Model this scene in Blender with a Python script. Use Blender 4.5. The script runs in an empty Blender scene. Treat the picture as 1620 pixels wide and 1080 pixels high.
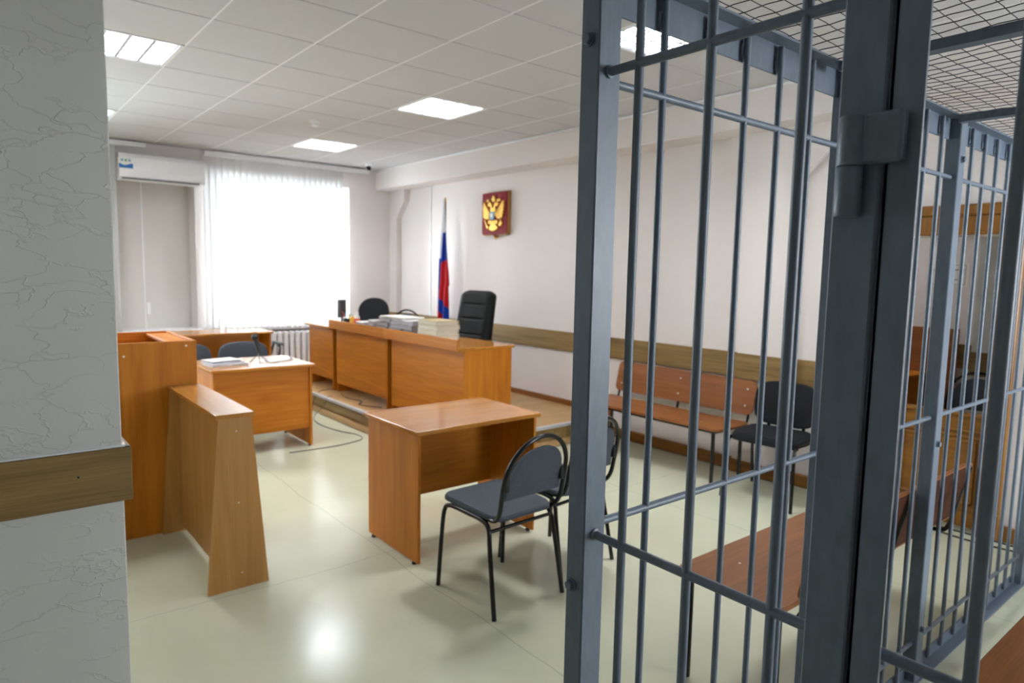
import bpy, bmesh, math, random
from mathutils import Vector, Matrix
random.seed(7)
C = bpy.context.scene.collection
sc = bpy.context.scene
PI = math.pi

# ------------------------------------------------------------------ camera
YAW, PITCH, ROLL, CAMH = 0.6825032, -0.104272, 0.019255, 1.60
fw = Vector((math.sin(YAW)*math.cos(PITCH), math.cos(YAW)*math.cos(PITCH), math.sin(PITCH)))
r0 = Vector((math.cos(YAW), -math.sin(YAW), 0)); u0 = r0.cross(fw)
R_ = math.cos(ROLL)*r0 + math.sin(ROLL)*u0
U_ = -math.sin(ROLL)*r0 + math.cos(ROLL)*u0
cam_data = bpy.data.cameras.new('camera'); cam = bpy.data.objects.new('camera', cam_data); C.objects.link(cam)
cam_data.sensor_width = 36; cam_data.lens = 1063.59/1620*36
cam.matrix_world = Matrix(((R_.x, U_.x, -fw.x, 0), (R_.y, U_.y, -fw.y, 0), (R_.z, U_.z, -fw.z, CAMH), (0, 0, 0, 1)))
cam_data.clip_start = 0.05
cam_data.dof.use_dof = True; cam_data.dof.focus_distance = 1.45; cam_data.dof.aperture_fstop = 4.5
sc.camera = cam
# ------------------------------------------------------------------ world + exposure
w = bpy.data.worlds.new('overcast_sky'); sc.world = w; w.use_nodes = True
bg = w.node_tree.nodes['Background']; bg.inputs[0].default_value = (0.86, 0.93, 1.0, 1); bg.inputs[1].default_value = 17.0
sc.view_settings.view_transform = 'Standard'; sc.view_settings.look = 'None'
sc.view_settings.exposure = 1.0; sc.view_settings.gamma = 1.0; sc.view_settings.use_curve_mapping = False
LAMP_W = 19.0      # watts of every ceiling fixture
# daylight openings: portals only guide the sky's own light in
def portal(name, loc, size, size_y, rot):
    l = bpy.data.lights.new(name, 'AREA'); l.shape = 'RECTANGLE'; l.size = size; l.size_y = size_y
    l.cycles.is_portal = True
    o = bpy.data.objects.new(name, l); C.objects.link(o); o.location = loc; o.rotation_euler = rot
portal('daylight_portal', (3.24, 9.16, 1.77), 1.9, 1.9, (-PI/2, 0, 0))
portal('daylight_portal', (-0.2, 9.16, 1.77), 1.9, 1.9, (-PI/2, 0, 0))
portal('daylight_portal', (4.0, -2.42, 1.7), 1.1, 1.3, (PI/2, 0, 0))

# ------------------------------------------------------------------ materials
def s2l(c):
    return tuple(((x/255)/12.92 if x/255 <= .04045 else ((x/255+.055)/1.055)**2.4) for x in c)
def base_mat(name, col, rough=.5, metal=0, spec=.5):
    m = bpy.data.materials.new(name); m.use_nodes = True
    b = m.node_tree.nodes['Principled BSDF']
    b.inputs['Base Color'].default_value = (*s2l(col), 1)
    b.inputs['Roughness'].default_value = rough; b.inputs['Metallic'].default_value = metal
    b.inputs['Specular IOR Level'].default_value = spec
    return m, b, m.node_tree.nodes, m.node_tree.links
def coords(n, l, scale, which='Object', rot=(0, 0, 0)):
    tc = n.new('ShaderNodeTexCoord'); mp = n.new('ShaderNodeMapping')
    mp.inputs['Scale'].default_value = scale; mp.inputs['Rotation'].default_value = rot
    l.new(tc.outputs[which], mp.inputs[0]); return mp.outputs[0]
def noise(n, l, vec, scale, detail=3, rough=.5, dist=0):
    t = n.new('ShaderNodeTexNoise'); t.inputs['Scale'].default_value = scale
    t.inputs['Detail'].default_value = detail; t.inputs['Roughness'].default_value = rough
    t.inputs['Distortion'].default_value = dist
    l.new(vec, t.inputs['Vector']); return t.outputs['Fac']
def ramp(n, l, fac, stops):
    r = n.new('ShaderNodeValToRGB'); e = r.color_ramp.elements
    while len(e) < len(stops): e.new(.5)
    for i, (p, c) in enumerate(stops):
        e[i].position = p; e[i].color = (*c, 1)
    l.new(fac, r.inputs[0]); return r.outputs[0]
def bump(n, l, b, h, strength=.2, dist=.01):
    bp = n.new('ShaderNodeBump'); bp.inputs['Strength'].default_value = strength
    bp.inputs['Distance'].default_value = dist; l.new(h, bp.inputs['Height']); l.new(bp.outputs[0], b.inputs['Normal'])
def plain(name, col, rough=.5, metal=0, var=.06, nscale=40, bmp=.05, spec=.5):
    m, b, n, l = base_mat(name, col, rough, metal, spec)
    v = coords(n, l, (1, 1, 1)); f = noise(n, l, v, nscale, 4)
    c = s2l(col); lo = tuple(x*(1-var) for x in c); hi = tuple(min(1, x*(1+var)) for x in c)
    l.new(ramp(n, l, f, [(.3, lo), (.7, hi)]), b.inputs['Base Color'])
    if bmp: bump(n, l, b, f, bmp, .002)
    return m
def wood(name, col, dark, axis='X', rough=.38, scale=1.0, contrast=(.35, .68), spec=.5):
    m, b, n, l = base_mat(name, col, rough, 0, spec)
    st = {'X': (1.2, 14, 14), 'Y': (14, 1.2, 14), 'Z': (14, 14, 1.2)}[axis]
    v = coords(n, l, tuple(s*scale for s in st))
    f = noise(n, l, v, 1.0, 5, .6, .6)
    st2 = {'X': (3, 160, 160), 'Y': (160, 3, 160), 'Z': (160, 160, 3)}[axis]
    g = noise(n, l, coords(n, l, st2), 1.0, 3, .6)
    mx = n.new('ShaderNodeMath'); mx.operation = 'MULTIPLY_ADD'; mx.inputs[1].default_value = .35
    l.new(g, mx.inputs[0]); ml = n.new('ShaderNodeMath'); ml.operation = 'MULTIPLY'; ml.inputs[1].default_value = .68
    l.new(f, ml.inputs[0]); l.new(ml.outputs[0], mx.inputs[2])
    l.new(ramp(n, l, mx.outputs[0], [(contrast[0], s2l(dark)), (contrast[1], s2l(col))]), b.inputs['Base Color'])
    bump(n, l, b, g, .04, .001)
    return m
M = {}
for ax in 'XYZ':
    M['alder'+ax] = wood('alder_laminate_'+ax.lower(), (200, 126, 30), (166, 94, 10), ax, .5, spec=.3)
    M['top'+ax] = wood('alder_tabletop_'+ax.lower(), (194, 132, 58), (162, 102, 32), ax, .15)
    M['beechtop'+ax] = wood('beech_top_board_'+ax.lower(), (194, 138, 72), (170, 112, 48), ax, .16)
    M['beech'+ax] = wood('beech_laminate_'+ax.lower(), (192, 142, 78), (168, 116, 54), ax, .40)
    M['oak'+ax] = wood('oak_rail_'+ax.lower(), (156, 128, 78), (108, 84, 42), ax, .45, .8)
    M['doorwood'+ax] = wood('varnished_door_wood_'+ax.lower(), (152, 102, 32), (112, 70, 14), ax, .35)
    M['bench'+ax] = wood('walnut_laminate_'+ax.lower(), (158, 98, 48), (116, 66, 26), ax, .35)
    M['floorwood'+ax] = wood('pale_oak_boards_'+ax.lower(), (196, 160, 112), (166, 130, 84), ax, .4)
M['darkwood'] = wood('dark_brown_sheet', (74, 38, 16), (46, 22, 10), 'X', .7, spec=.2)
M['cagewood'] = wood('orange_brown_plank', (128, 76, 22), (92, 50, 10), 'X', .5, spec=.25)
M['black'] = plain('black_enamel', (9, 9, 10), .22, 0, .05, 60, .02)
M['blackplastic'] = plain('black_plastic', (22, 23, 25), .45)
M['greyfabric'] = plain('charcoal_fabric', (80, 86, 94), .95, 0, .22, 260, .4, .2)
M['blackfabric'] = plain('black_fabric', (34, 36, 40), .95, 0, .2, 260, .4, .2)
M['leather'] = plain('black_leather', (13, 14, 16), .5, 0, .1, 180, .25, .2)
M['white'] = plain('white_enamel', (232, 233, 236), .35, 0, .02, 10, 0)
M['pvc'] = plain('white_pvc', (236, 238, 240), .3, 0, .02, 10, 0)
M['paper'] = plain('white_paper', (232, 230, 224), .8, 0, .04, 20, .05)
M['tanpaper'] = plain('tan_card', (176, 160, 120), .8, 0, .05, 20, .05)
M['greypaper'] = plain('grey_paper_edges', (168, 168, 178), .85, 0, .12, 120, .2)
M['chrome'] = plain('brushed_metal', (190, 192, 196), .3, 1, .05, 80, .05)
M['gold'] = plain('gold_relief', (214, 166, 70), .38, .55, .12, 60, .15)
M['red'] = plain('crimson_shield', (128, 8, 22), .6, 0, .06, 40, .02, .2)
M['nosing'] = plain('silver_step_nosing', (186, 186, 190), .35, .2, .05, 60, .03)
M['dgrey'] = plain('dark_grey_plastic', (84, 88, 94), .4)
M['screw'] = plain('pale_screw_cap', (226, 224, 220), .4, 0, .02, 10, 0)
M['blue'] = plain('blue_print', (22, 104, 178), .5, 0, .03, 10, 0)
M['green'] = plain('green_print', (96, 176, 70), .5, 0, .03, 10, 0)
M['skyblue'] = plain('pale_blue_print', (120, 176, 210), .5, 0, .03, 10, 0)
M['orange'] = plain('orange_plastic', (236, 92, 40), .4, 0, .03, 10, 0)
M['yellow'] = plain('amber_plastic', (226, 176, 30), .35, 0, .03, 10, 0)
M['pink'] = plain('pink_plastic', (220, 130, 160), .4, 0, .03, 10, 0)
M['lime'] = plain('lime_sticker', (190, 220, 60), .5, 0, .03, 10, 0)
M['foldercover'] = plain('pale_grey_card', (196, 196, 194), .7, 0, .06, 30, .1)
M['giltedge'] = plain('dull_gilt_edge', (150, 108, 48), .5, .3, .08, 60, .05)
M['cream'] = plain('cream_page_edges', (212, 206, 188), .85, 0, .08, 120, .15)
M['ink'] = plain('grey_ink', (92, 94, 104), .8, 0, .03, 10, 0)
M['copper'] = plain('pale_copper_plastic', (226, 168, 138), .5, 0, .03, 10, 0)
# painted steel of the cage: brush marks, small drips
def steel(name, col):
    m, b, n, l = base_mat(name, col, .34, .0, .6)
    v = coords(n, l, (1, 1, .35)); f = noise(n, l, v, 55, 5, .6)
    g = noise(n, l, coords(n, l, (1, 1, 1)), 520, 2, .5)
    c = s2l(col)
    l.new(ramp(n, l, f, [(.3, tuple(x*.86 for x in c)), (.7, tuple(x*1.12 for x in c))]), b.inputs['Base Color'])
    ad = n.new('ShaderNodeMath'); ad.operation = 'MULTIPLY_ADD'; ad.inputs[1].default_value = .25
    l.new(g, ad.inputs[0]); l.new(f, ad.inputs[2])
    bump(n, l, b, ad.outputs[0], .35, .0015)
    r = n.new('ShaderNodeMapRange'); r.inputs['To Min'].default_value = .34; r.inputs['To Max'].default_value = .5
    l.new(f, r.inputs[0]); l.new(r.outputs[0], b.inputs['Roughness'])
    return m
M['steel'] = steel('grey_painted_steel', (100, 113, 128))
M['wire'] = plain('dark_wire', (40, 42, 46), .5, .3, .05, 40, 0)
# wall papers
def wallpaper(name, col, crease=.25, scale=5.0):
    m, b, n, l = base_mat(name, col, .75, 0, .25)
    v = coords(n, l, (1, 1, 1.9))
    t = n.new('ShaderNodeTexNoise'); t.inputs['Scale'].default_value = 3.4; t.inputs['Detail'].default_value = 5
    l.new(v, t.inputs['Vector'])
    mix = n.new('ShaderNodeMix'); mix.data_type = 'VECTOR'; mix.inputs['Factor'].default_value = .42
    l.new(v, mix.inputs['A']); l.new(t.outputs['Color'], mix.inputs['B'])
    vo = n.new('ShaderNodeTexVoronoi'); vo.feature = 'DISTANCE_TO_EDGE'; vo.inputs['Scale'].default_value = scale
    l.new(mix.outputs['Result'], vo.inputs['Vector'])
    r = ramp(n, l, vo.outputs['Distance'], [(0, (1, 1, 1)), (.03, (0, 0, 0))])
    msk = noise(n, l, v, 3.0, 2)
    mr = ramp(n, l, msk, [(.36, (0, 0, 0)), (.5, (1, 1, 1))])
    mm = n.new('ShaderNodeMath'); mm.operation = 'MULTIPLY'; l.new(r, mm.inputs[0]); l.new(mr, mm.inputs[1])
    fine = noise(n, l, v, 140, 3)
    ad = n.new('ShaderNodeMath'); ad.operation = 'MULTIPLY_ADD'; ad.inputs[1].default_value = .18
    l.new(fine, ad.inputs[0]); l.new(mm.outputs[0], ad.inputs[2])
    bump(n, l, b, ad.outputs[0], crease, .004)
    return m
M['wall'] = wallpaper('pinkish_wallpaper', (226, 219, 216), .10)
M['nearwall'] = wallpaper('creased_vinyl_wallpaper', (205, 205, 200), .55, 8.0)
M['beige'] = wallpaper('beige_wallpaper', (214, 210, 206), .08)
M['ceil'] = plain('mineral_ceiling_tile', (198, 197, 198), .9, 0, .03, 200, .15)
M['tbar'] = plain('white_ceiling_grid', (235, 232, 235), .5, 0, .02, 20, 0)
# floor linoleum with weld seams, cracks and a waxy sheen
def lino():
    m, b, n, l = base_mat('worn_linoleum', (168, 168, 146), .2, 0, .5)
    v = coords(n, l, (1, 1, 1))
    f = noise(n, l, v, 1.3, 5, .6); g = noise(n, l, v, 14, 5, .65)
    c0 = s2l((194, 197, 172)); c1 = s2l((206, 209, 186))
    col = ramp(n, l, f, [(.3, c0), (.7, c1)])
    sx = n.new('ShaderNodeSeparateXYZ')
    t = n.new('ShaderNodeTexNoise'); t.inputs['Scale'].default_value = 1.6; t.inputs['Detail'].default_value = 5
    l.new(v, t.inputs['Vector'])
    mix = n.new('ShaderNodeMix'); mix.data_type = 'VECTOR'; mix.inputs['Factor'].default_value = .09
    l.new(v, mix.inputs['A']); l.new(t.outputs['Color'], mix.inputs['B']); l.new(mix.outputs['Result'], sx.inputs[0])
    def seam(sock, off, period, wd):
        a = n.new('ShaderNodeMath'); a.operation = 'ADD'; a.inputs[1].default_value = off; l.new(sock, a.inputs[0])
        p = n.new('ShaderNodeMath'); p.operation = 'PINGPONG'; p.inputs[1].default_value = period; l.new(a.outputs[0], p.inputs[0])
        c = n.new('ShaderNodeMath'); c.operation = 'LESS_THAN'; c.inputs[1].default_value = wd; l.new(p.outputs[0], c.inputs[0])
        return c.outputs[0]
    s1 = seam(sx.outputs[0], -1.61-.045, .90, .0018); s2 = seam(sx.outputs[1], -2.98-.045, 1.05, .0015)
    mx = n.new('ShaderNodeMath'); mx.operation = 'MAXIMUM'; l.new(s1, mx.inputs[0]); l.new(s2, mx.inputs[1])
    k = n.new('ShaderNodeMath'); k.operation = 'MULTIPLY'; k.inputs[1].default_value = .45; l.new(mx.outputs[0], k.inputs[0])
    mc = n.new('ShaderNodeMix'); mc.data_type = 'RGBA'; l.new(k.outputs[0], mc.inputs['Factor'])
    l.new(col, mc.inputs['A']); mc.inputs['B'].default_value = (*s2l((90, 84, 70)), 1)
    l.new(mc.outputs['Result'], b.inputs['Base Color'])
    r = n.new('ShaderNodeMapRange'); r.inputs['To Min'].default_value = .08; r.inputs['To Max'].default_value = .27
    l.new(g, r.inputs[0]); l.new(r.outputs[0], b.inputs['Roughness'])
    bump(n, l, b, g, .05, .002)
    return m
M['lino'] = lino()
def translucent(name, col, trans=.5, rough=.8):
    m, b, n, l = base_mat(name, col, rough, 0, .2)
    out = n['Material Output']; t = n.new('ShaderNodeBsdfTranslucent'); t.inputs[0].default_value = (*s2l(col), 1)
    mx = n.new('ShaderNodeMixShader'); mx.inputs[0].default_value = trans
    f = noise(n, l, coords(n, l, (1, 1, .2)), 300, 2); bump(n, l, b, f, .1, .001)
    l.new(b.outputs[0], mx.inputs[1]); l.new(t.outputs[0], mx.inputs[2]); l.new(mx.outputs[0], out.inputs[0])
    return m
M['slat'] = translucent('white_blind_fabric', (234, 233, 233), .40)
M['fwhite'] = translucent('white_flag_cloth', (226, 228, 232), .4, .55)
M['fblue'] = translucent('blue_flag_cloth', (22, 62, 170), .4, .45)
M['fred'] = translucent('red_flag_cloth', (198, 32, 40), .4, .45)
def glass():
    m = bpy.data.materials.new('window_glass'); m.use_nodes = True; n = m.node_tree.nodes; l = m.node_tree.links
    n.remove(n['Principled BSDF']); t = n.new('ShaderNodeBsdfTransparent'); t.inputs[0].default_value = (.95, .97, .96, 1)
    g = n.new('ShaderNodeBsdfGlossy'); g.inputs['Roughness'].default_value = .02
    fr = n.new('ShaderNodeFresnel'); fr.inputs[0].default_value = 1.45
    mx = n.new('ShaderNodeMixShader'); l.new(fr.outputs[0], mx.inputs[0]); l.new(t.outputs[0], mx.inputs[1]); l.new(g.outputs[0], mx.inputs[2])
    l.new(mx.outputs[0], n['Material Output'].inputs[0]); return m
M['glass'] = glass()
def emis(name, col, s):
    m = bpy.data.materials.new(name); m.use_nodes = True; b = m.node_tree.nodes['Principled BSDF']
    b.inputs['Emission Color'].default_value = (*col, 1); b.inputs['Emission Strength'].default_value = s
    b.inputs['Base Color'].default_value = (.9, .9, .9, 1)
    return m
M['tube'] = emis('fluorescent_tube', (.93, .97, 1.0), 14.0)

# ------------------------------------------------------------------ mesh helpers
class MB:
    """collects shapes into ONE mesh; off is subtracted so parts can be given in world coordinates"""
    def __init__(s, off=(0, 0, 0)): s.bm = bmesh.new(); s.off = Vector(off)
    def box(s, a, b, bev=.002, rotz=0, piv=None, mi=0):
        t = bmesh.new(); bmesh.ops.create_cube(t, size=1)
        a = Vector(a); b = Vector(b); c = (a+b)/2; d = b-a
        for v in t.verts: v.co = Vector((v.co.x*d.x, v.co.y*d.y, v.co.z*d.z))+c
        bv = min(bev, .45*min(abs(d.x), abs(d.y), abs(d.z)))
        if bv > 0: bmesh.ops.bevel(t, geom=t.edges[:], offset=bv, segments=1, affect='EDGES', profile=.5)
        if rotz: bmesh.ops.rotate(t, cent=piv or c, matrix=Matrix.Rotation(rotz, 3, 'Z'), verts=t.verts)
        return s._add(t, mi)
    def _add(s, t, mi=0, smooth=False):
        for f in t.faces: f.material_index = mi; f.smooth = smooth
        me = bpy.data.meshes.new('t'); t.to_mesh(me); t.free()
        s.bm.from_mesh(me); bpy.data.meshes.remove(me); return s
    def tube(s, pts, r, seg=10, closed=False, mi=0, smooth=True):
        pts = [Vector(p) for p in pts]; t = bmesh.new(); rings = []; n = len(pts)
        rr = r if isinstance(r, (list, tuple)) else [r]*n
        up = None
        for i, p in enumerate(pts):
            if closed: tan = (pts[(i+1) % n]-pts[i-1]).normalized()
            else: tan = (pts[min(i+1, n-1)]-pts[max(i-1, 0)]).normalized()
            if up is None:
                up = tan.cross(Vector((0, 0, 1))) if abs(tan.z) < .95 else tan.cross(Vector((1, 0, 0)))
            up = (up-tan*up.dot(tan)).normalized(); sd = tan.cross(up)
            rings.append([t.verts.new(p+(up*math.cos(2*PI*k/seg)+sd*math.sin(2*PI*k/seg))*rr[i]) for k in range(seg)])
        m = n if closed else n-1
        for i in range(m):
            a = rings[i]; b = rings[(i+1) % n]
            for k in range(seg): t.faces.new((a[k], a[(k+1) % seg], b[(k+1) % seg], b[k]))
        if not closed: t.faces.new(rings[0][::-1]); t.faces.new(rings[-1])
        bmesh.ops.recalc_face_normals(t, faces=t.faces)
        s._add(t, mi, smooth); return s
    def lathe(s, prof, seg=20, at=(0, 0, 0), mi=0, axis='Z'):
        t = bmesh.new(); rings = []
        for r, z in prof:
            rings.append([t.verts.new((r*math.cos(2*PI*k/seg), r*math.sin(2*PI*k/seg), z)) for k in range(seg)])
        for a, b in zip(rings, rings[1:]):
            for k in range(seg): t.faces.new((a[k], a[(k+1) % seg], b[(k+1) % seg], b[k]))
        t.faces.new(rings[0][::-1]); t.faces.new(rings[-1])
        if axis == 'X': bmesh.ops.rotate(t, cent=(0, 0, 0), matrix=Matrix.Rotation(PI/2, 3, 'Y'), verts=t.verts)
        if axis == 'Y': bmesh.ops.rotate(t, cent=(0, 0, 0), matrix=Matrix.Rotation(-PI/2, 3, 'X'), verts=t.verts)
        bmesh.ops.translate(t, vec=at, verts=t.verts)
        bmesh.ops.recalc_face_normals(t, faces=t.faces)
        s._add(t, mi, True); return s
    def prism(s, poly, fn, d, bev=0, mi=0):
        """poly: 2-D outline, fn(u, v, w) -> 3-D point, extruded w = 0..d"""
        t = bmesh.new(); n = len(poly)
        cx = sum(p[0] for p in poly)/n; cy = sum(p[1] for p in poly)/n
        def ring(wd, k=0):
            return [t.verts.new(fn(*( (p[0]+(cx-p[0])*k), (p[1]+(cy-p[1])*k)), wd)) for p in poly]
        rs = [ring(0), ring(d*(.6 if bev else 1))]
        if bev: rs.append(ring(d, bev))
        for a, b in zip(rs, rs[1:]):
            for k in range(n): t.faces.new((a[k], a[(k+1) % n], b[(k+1) % n], b[k]))
        t.faces.new(rs[0][::-1]); t.faces.new(rs[-1])
        bmesh.ops.recalc_face_normals(t, faces=t.faces)
        s._add(t, mi); return s
    def loft(s, rings, mi=0, smooth=True, closed_ring=True, cap=True):
        t = bmesh.new(); R = [[t.verts.new(p) for p in r] for r in rings]
        n = len(R[0]); m = n if closed_ring else n-1
        for a, b in zip(R, R[1:]):
            for k in range(m): t.faces.new((a[k], a[(k+1) % n], b[(k+1) % n], b[k]))
        if cap and closed_ring: t.faces.new(R[0][::-1]); t.faces.new(R[-1])
        bmesh.ops.recalc_face_normals(t, faces=t.faces)
        s._add(t, mi, smooth); return s
    def build(s, name, mats, parent=None):
        bmesh.ops.translate(s.bm, vec=-s.off, verts=s.bm.verts)
        me = bpy.data.meshes.new(name)
        for e in s.bm.edges:
            if len(e.link_faces) == 2 and e.calc_face_angle(0) > .7: e.smooth = False
        s.bm.to_mesh(me); s.bm.free()
        for m in (mats if isinstance(mats, (list, tuple)) else [mats]): me.materials.append(M[m] if isinstance(m, str) else m)
        o = bpy.data.objects.new(name, me); C.objects.link(o)
        if parent: o.parent = parent
        elif s.off.length > 0: o.location = s.off
        return o
def tag(o, label, cat, group=None, kind=None):
    if label: o['label'] = label
    if cat: o['category'] = cat
    if group: o['group'] = group
    if kind: o['kind'] = kind
    return o
def thing(name, label, cat, loc=(0, 0, 0), rotz=0, group=None):
    o = bpy.data.objects.new(name, None); C.objects.link(o); o.location = loc; o.rotation_euler = (0, 0, rotz)
    o.empty_display_size = .1
    return tag(o, label, cat, group)
def struct(o): o['kind'] = 'structure'; return o
def copy_tree(o, parent=None):
    c = o.copy(); C.objects.link(c); c.parent = parent
    for ch in list(o.children): copy_tree(ch, c)
    return c
def arc(cx, cy, r, a0, a1, n):
    return [(cx+r*math.cos(a0+(a1-a0)*i/n), cy+r*math.sin(a0+(a1-a0)*i/n)) for i in range(n+1)]
def rrect(x0, y0, x1, y1, r, n=5):
    return (arc(x1-r, y1-r, r, 0, PI/2, n)+arc(x0+r, y1-r, r, PI/2, PI, n)+arc(x0+r, y0+r, r, PI, 1.5*PI, n)+arc(x1-r, y0+r, r, 1.5*PI, 2*PI, n))
def smoothp(pts, k=6):
    """Catmull-Rom through pts"""
    P = [Vector(p) for p in pts]; out = []
    for i in range(len(P)-1):
        a = P[max(i-1, 0)]; b = P[i]; c = P[i+1]; d = P[min(i+2, len(P)-1)]
        for j in range(k):
            t = j/k; out.append(.5*((2*b)+(c-a)*t+(2*a-5*b+4*c-d)*t*t+(3*b-a-3*c+d)*t**3))
    out.append(P[-1]); return out
XY = lambda u, v, w: (u, v, w)

# ================================================================== ROOM
H = 2.975; WX = 4.90; WY = 8.80; BX = 4.60
f = MB(); f.box((-3, -2.2, -.08), (WX+.3, WY+.4, 0), 0); struct(f.build('floor', 'lino'))
# ceiling of recessed-joint tiles around the light openings
GX0, GY0 = 1.1547, 4.1426
LIGHTS = [(3, 1), (3, 5), (3, -3), (-1, 1), (-1, 5)]
c = MB()
for i in range(-7, 6):
    for j in range(-11, 8):
        if (i, j) in LIGHTS: continue
        x = GX0+.6*i; y = GY0+.6*j; x1 = min(x+.594, BX); y1 = min(y+.594, WY)
        if x+.006 < x1-.02 and y+.006 < y1-.02: c.box((x+.006, y+.006, H), (x1, y1, H+.02), 0)
struct(c.build('ceiling', 'ceil'))
g = MB()
for i in range(-7, 8):
    x = GX0+.6*i
    if x < BX: g.box((x-.0055, -2.2, H-.0005), (x+.0055, WY, H+.012), 0)
for j in range(-11, 9):
    y = GY0+.6*j
    if y < WY:
        g.box((-3, y-.012, H+.008), (BX, y+.012, H+.013), 0)
struct(g.build('trim_1', 'tbar'))
s_ = MB(); s_.box((-3.1, -2.4, H+.15), (WX+.3, WY+.4, H+.25), 0); struct(s_.build('ceiling_slab', 'ceil'))
# right wall (behind the bench and the emblem): opening into the next room
wr = MB()
DY0, DY1, DZ = 1.325, 2.10, 1.88
wr.box((WX, 2.10, 0), (WX+.25, WY+.3, H+.2), 0)
wr.box((WX, -2.3, 0), (WX+.25, DY0, H+.2), 0)
wr.box((WX, DY0, DZ), (WX+.25, 2.10, H+.2), 0)
struct(wr.build('wall_right', 'wall'))
# columns with haunches under the ceiling beam
def column(y0, y1, x, haunch):
    m = MB()
    zb = 2.71
    poly = [(y0, 0), (y1, 0), (y1, 2.33), (y1+haunch*.8, 2.60), (y1+haunch*.8, zb), (y0-haunch, zb), (y0-haunch, 2.55), (y0, 2.32)]
    m.prism(poly, lambda u, v, ww: (x+ww, u, v), WX-x+.02)
    return struct(m.build('wall_right_column', 'wall'))
column(2.60, 3.06, 4.85, .22)
column(8.60, 8.80, 4.82, .22)
bm_ = MB(); bm_.box((BX, -2.3, 2.705), (WX+.1, WY+.05, H+.15), 0); struct(bm_.build('wall_right_beam', 'wall'))
co = MB(); co.box((BX-.022, -2.3, H-.022), (BX+.001, WY, H), .008); struct(co.build('trim_2', 'white'))
# far (window) wall with window opening, niche, second opening
wb = MB(); W0, W1, N0, N1, V0, V1, SZ, TZ = 2.32, 4.19, 1.02, 2.19, -1.15, .72, .82, 2.70
Y2 = WY+.42
wb.box((-3.1, WY, 0), (WX+.3, Y2, SZ), 0); wb.box((-3.1, WY, TZ), (WX+.3, Y2, H+.2), 0)
for a, b in ((-3.1, V0), (V1, N0), (N1, W0), (W1, WX+.3)): wb.box((a, WY, SZ), (b, Y2, TZ), 0)
struct(wb.build('wall_back', 'wall'))
nb = MB(); nb.box((N0-.02, WY+.30, SZ), (N1+.02, WY+.36, TZ), 0)
struct(nb.build('wall_back_niche', 'beige'))
sm = MB(); sm.box((1.668, WY+.294, SZ), (1.682, WY+.301, TZ), .002); sm.box((1.69, WY+.286, .99), (1.73, WY+.300, 1.14), .004)
struct(sm.build('trim_3', 'pvc'))
# other walls
wl = MB(); wl.box((-3.1, -2.3, 0), (-2.9, WY, H+.2), 0); struct(wl.build('wall_left', 'wall'))
wl = MB(); wl.box((-1.5, -2.2, 0), (-1.3, 2.58, H+.2), 0); struct(wl.build('wall_left_light_block', 'nearwall'))  # unseen wall, added to keep the space left of the camera dim
wf = MB(); wf.box((-3.1, -2.4, 0), (3.45, -2.2, H+.2), 0); wf.box((4.55, -2.4, 0), (WX+.3, -2.2, H+.2), 0)
wf.box((3.45, -2.4, 0), (4.55, -2.2, 1.05), 0); wf.box((3.45, -2.4, 2.35), (4.55, -2.2, H+.2), 0); struct(wf.build('wall_front', 'wall'))
# near pier with crash rail
np_ = MB(); np_.box((-2.95, 2.58, 0), (.388, 2.95, H), .004)
struct(np_.build('wall_near_left', 'nearwall'))
nr = MB(); nr.box((-2.9, 2.556, .795), (.412, 2.58, .98), .002); nr.box((.388, 2.5565, .795), (.412, 2.97, .98), .002)
struct(nr.build('trim_4', 'oakX'))
h_ = MB(); h_.lathe([(.0035, 0), (.0035, .002)], 10, (.255, 2.556, .9), axis='Y'); hh = h_.build('trim_5', 'blackplastic'); hh.location.y -= .0015; struct(hh)
cr = MB(); cr.box((-2.9, 2.562, .981), (.395, 2.582, .986), .001); struct(cr.build('trim_6', 'white'))
# crash rail, skirting on the right wall
rr = MB(); rr.box((WX-.022, 3.06, .775), (WX, 8.60, .975), .002); rr.box((4.828, 2.60, .775), (4.85, 3.06, .975), .002)
rr.box((4.828, 2.578, .775), (WX, 2.60, .975), .002); rr.box((WX-.022, 2.18, .775), (WX, 2.60, .975), .002)
rr.box((4.798, 8.578, .775), (4.82, 8.80, .975), .002); rr.box((4.798, 8.578, .775), (WX, 8.6, .975), .002)
rr.box((4.55, WY-.022, .775), (4.82, WY, .975), .002)
struct(rr.build('trim_7', 'oakY'))
sk = MB(); sk.box((WX-.03, 2.18, 0), (WX, 4.45, .10), .006); sk.box((4.82, 2.57, 0), (4.86, 3.09, .10), .006)
sk.box((WX-.03, -2.2, 0), (WX, 1.19, .10), .006)
struct(sk.build('baseboard_right', 'doorwoodY'))
sk = MB(); sk.box((WX-.025, 4.45, .2), (WX, WY, .26), .006); struct(sk.build('baseboard_right_podium', 'benchY'))
sk = MB(); sk.box((-2.9, WY-.02, 0), (2.97, WY, .07), .005); struct(sk.build('baseboard_back', 'oakX'))
# wall cable duct
cd = MB(); cd.box((WX-.012, 7.79, .26), (WX, 7.81, 2.705), .002); struct(cd.build('trim_8', 'pvc'))
# podium (raised floor)
pd = MB(); pd.box((2.99, 4.47, .002), (WX, WY, .188), .0); struct(pd.build('floor_podium', 'oakY'))
pt = MB(); pt.box((2.975, 4.455, .188), (WX, WY, .2), .001); struct(pt.build('floor_podium_boards', 'floorwoodX'))
pm = MB(); pm.box((2.968, 4.448, .172), (3.005, WY, .203), .004); pm.box((2.968, 4.448, .172), (WX-.03, 4.485, .203), .004)
struct(pm.build('trim_9', 'nosing'))
pb = MB()
pb.box((2.955, 4.435, 0), (2.992, WY, .06), .008); pb.box((2.955, 4.435, 0), (WX-.03, 4.47, .06), .008)
struct(pb.build('baseboard_podium', 'floorwoodY'))
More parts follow.
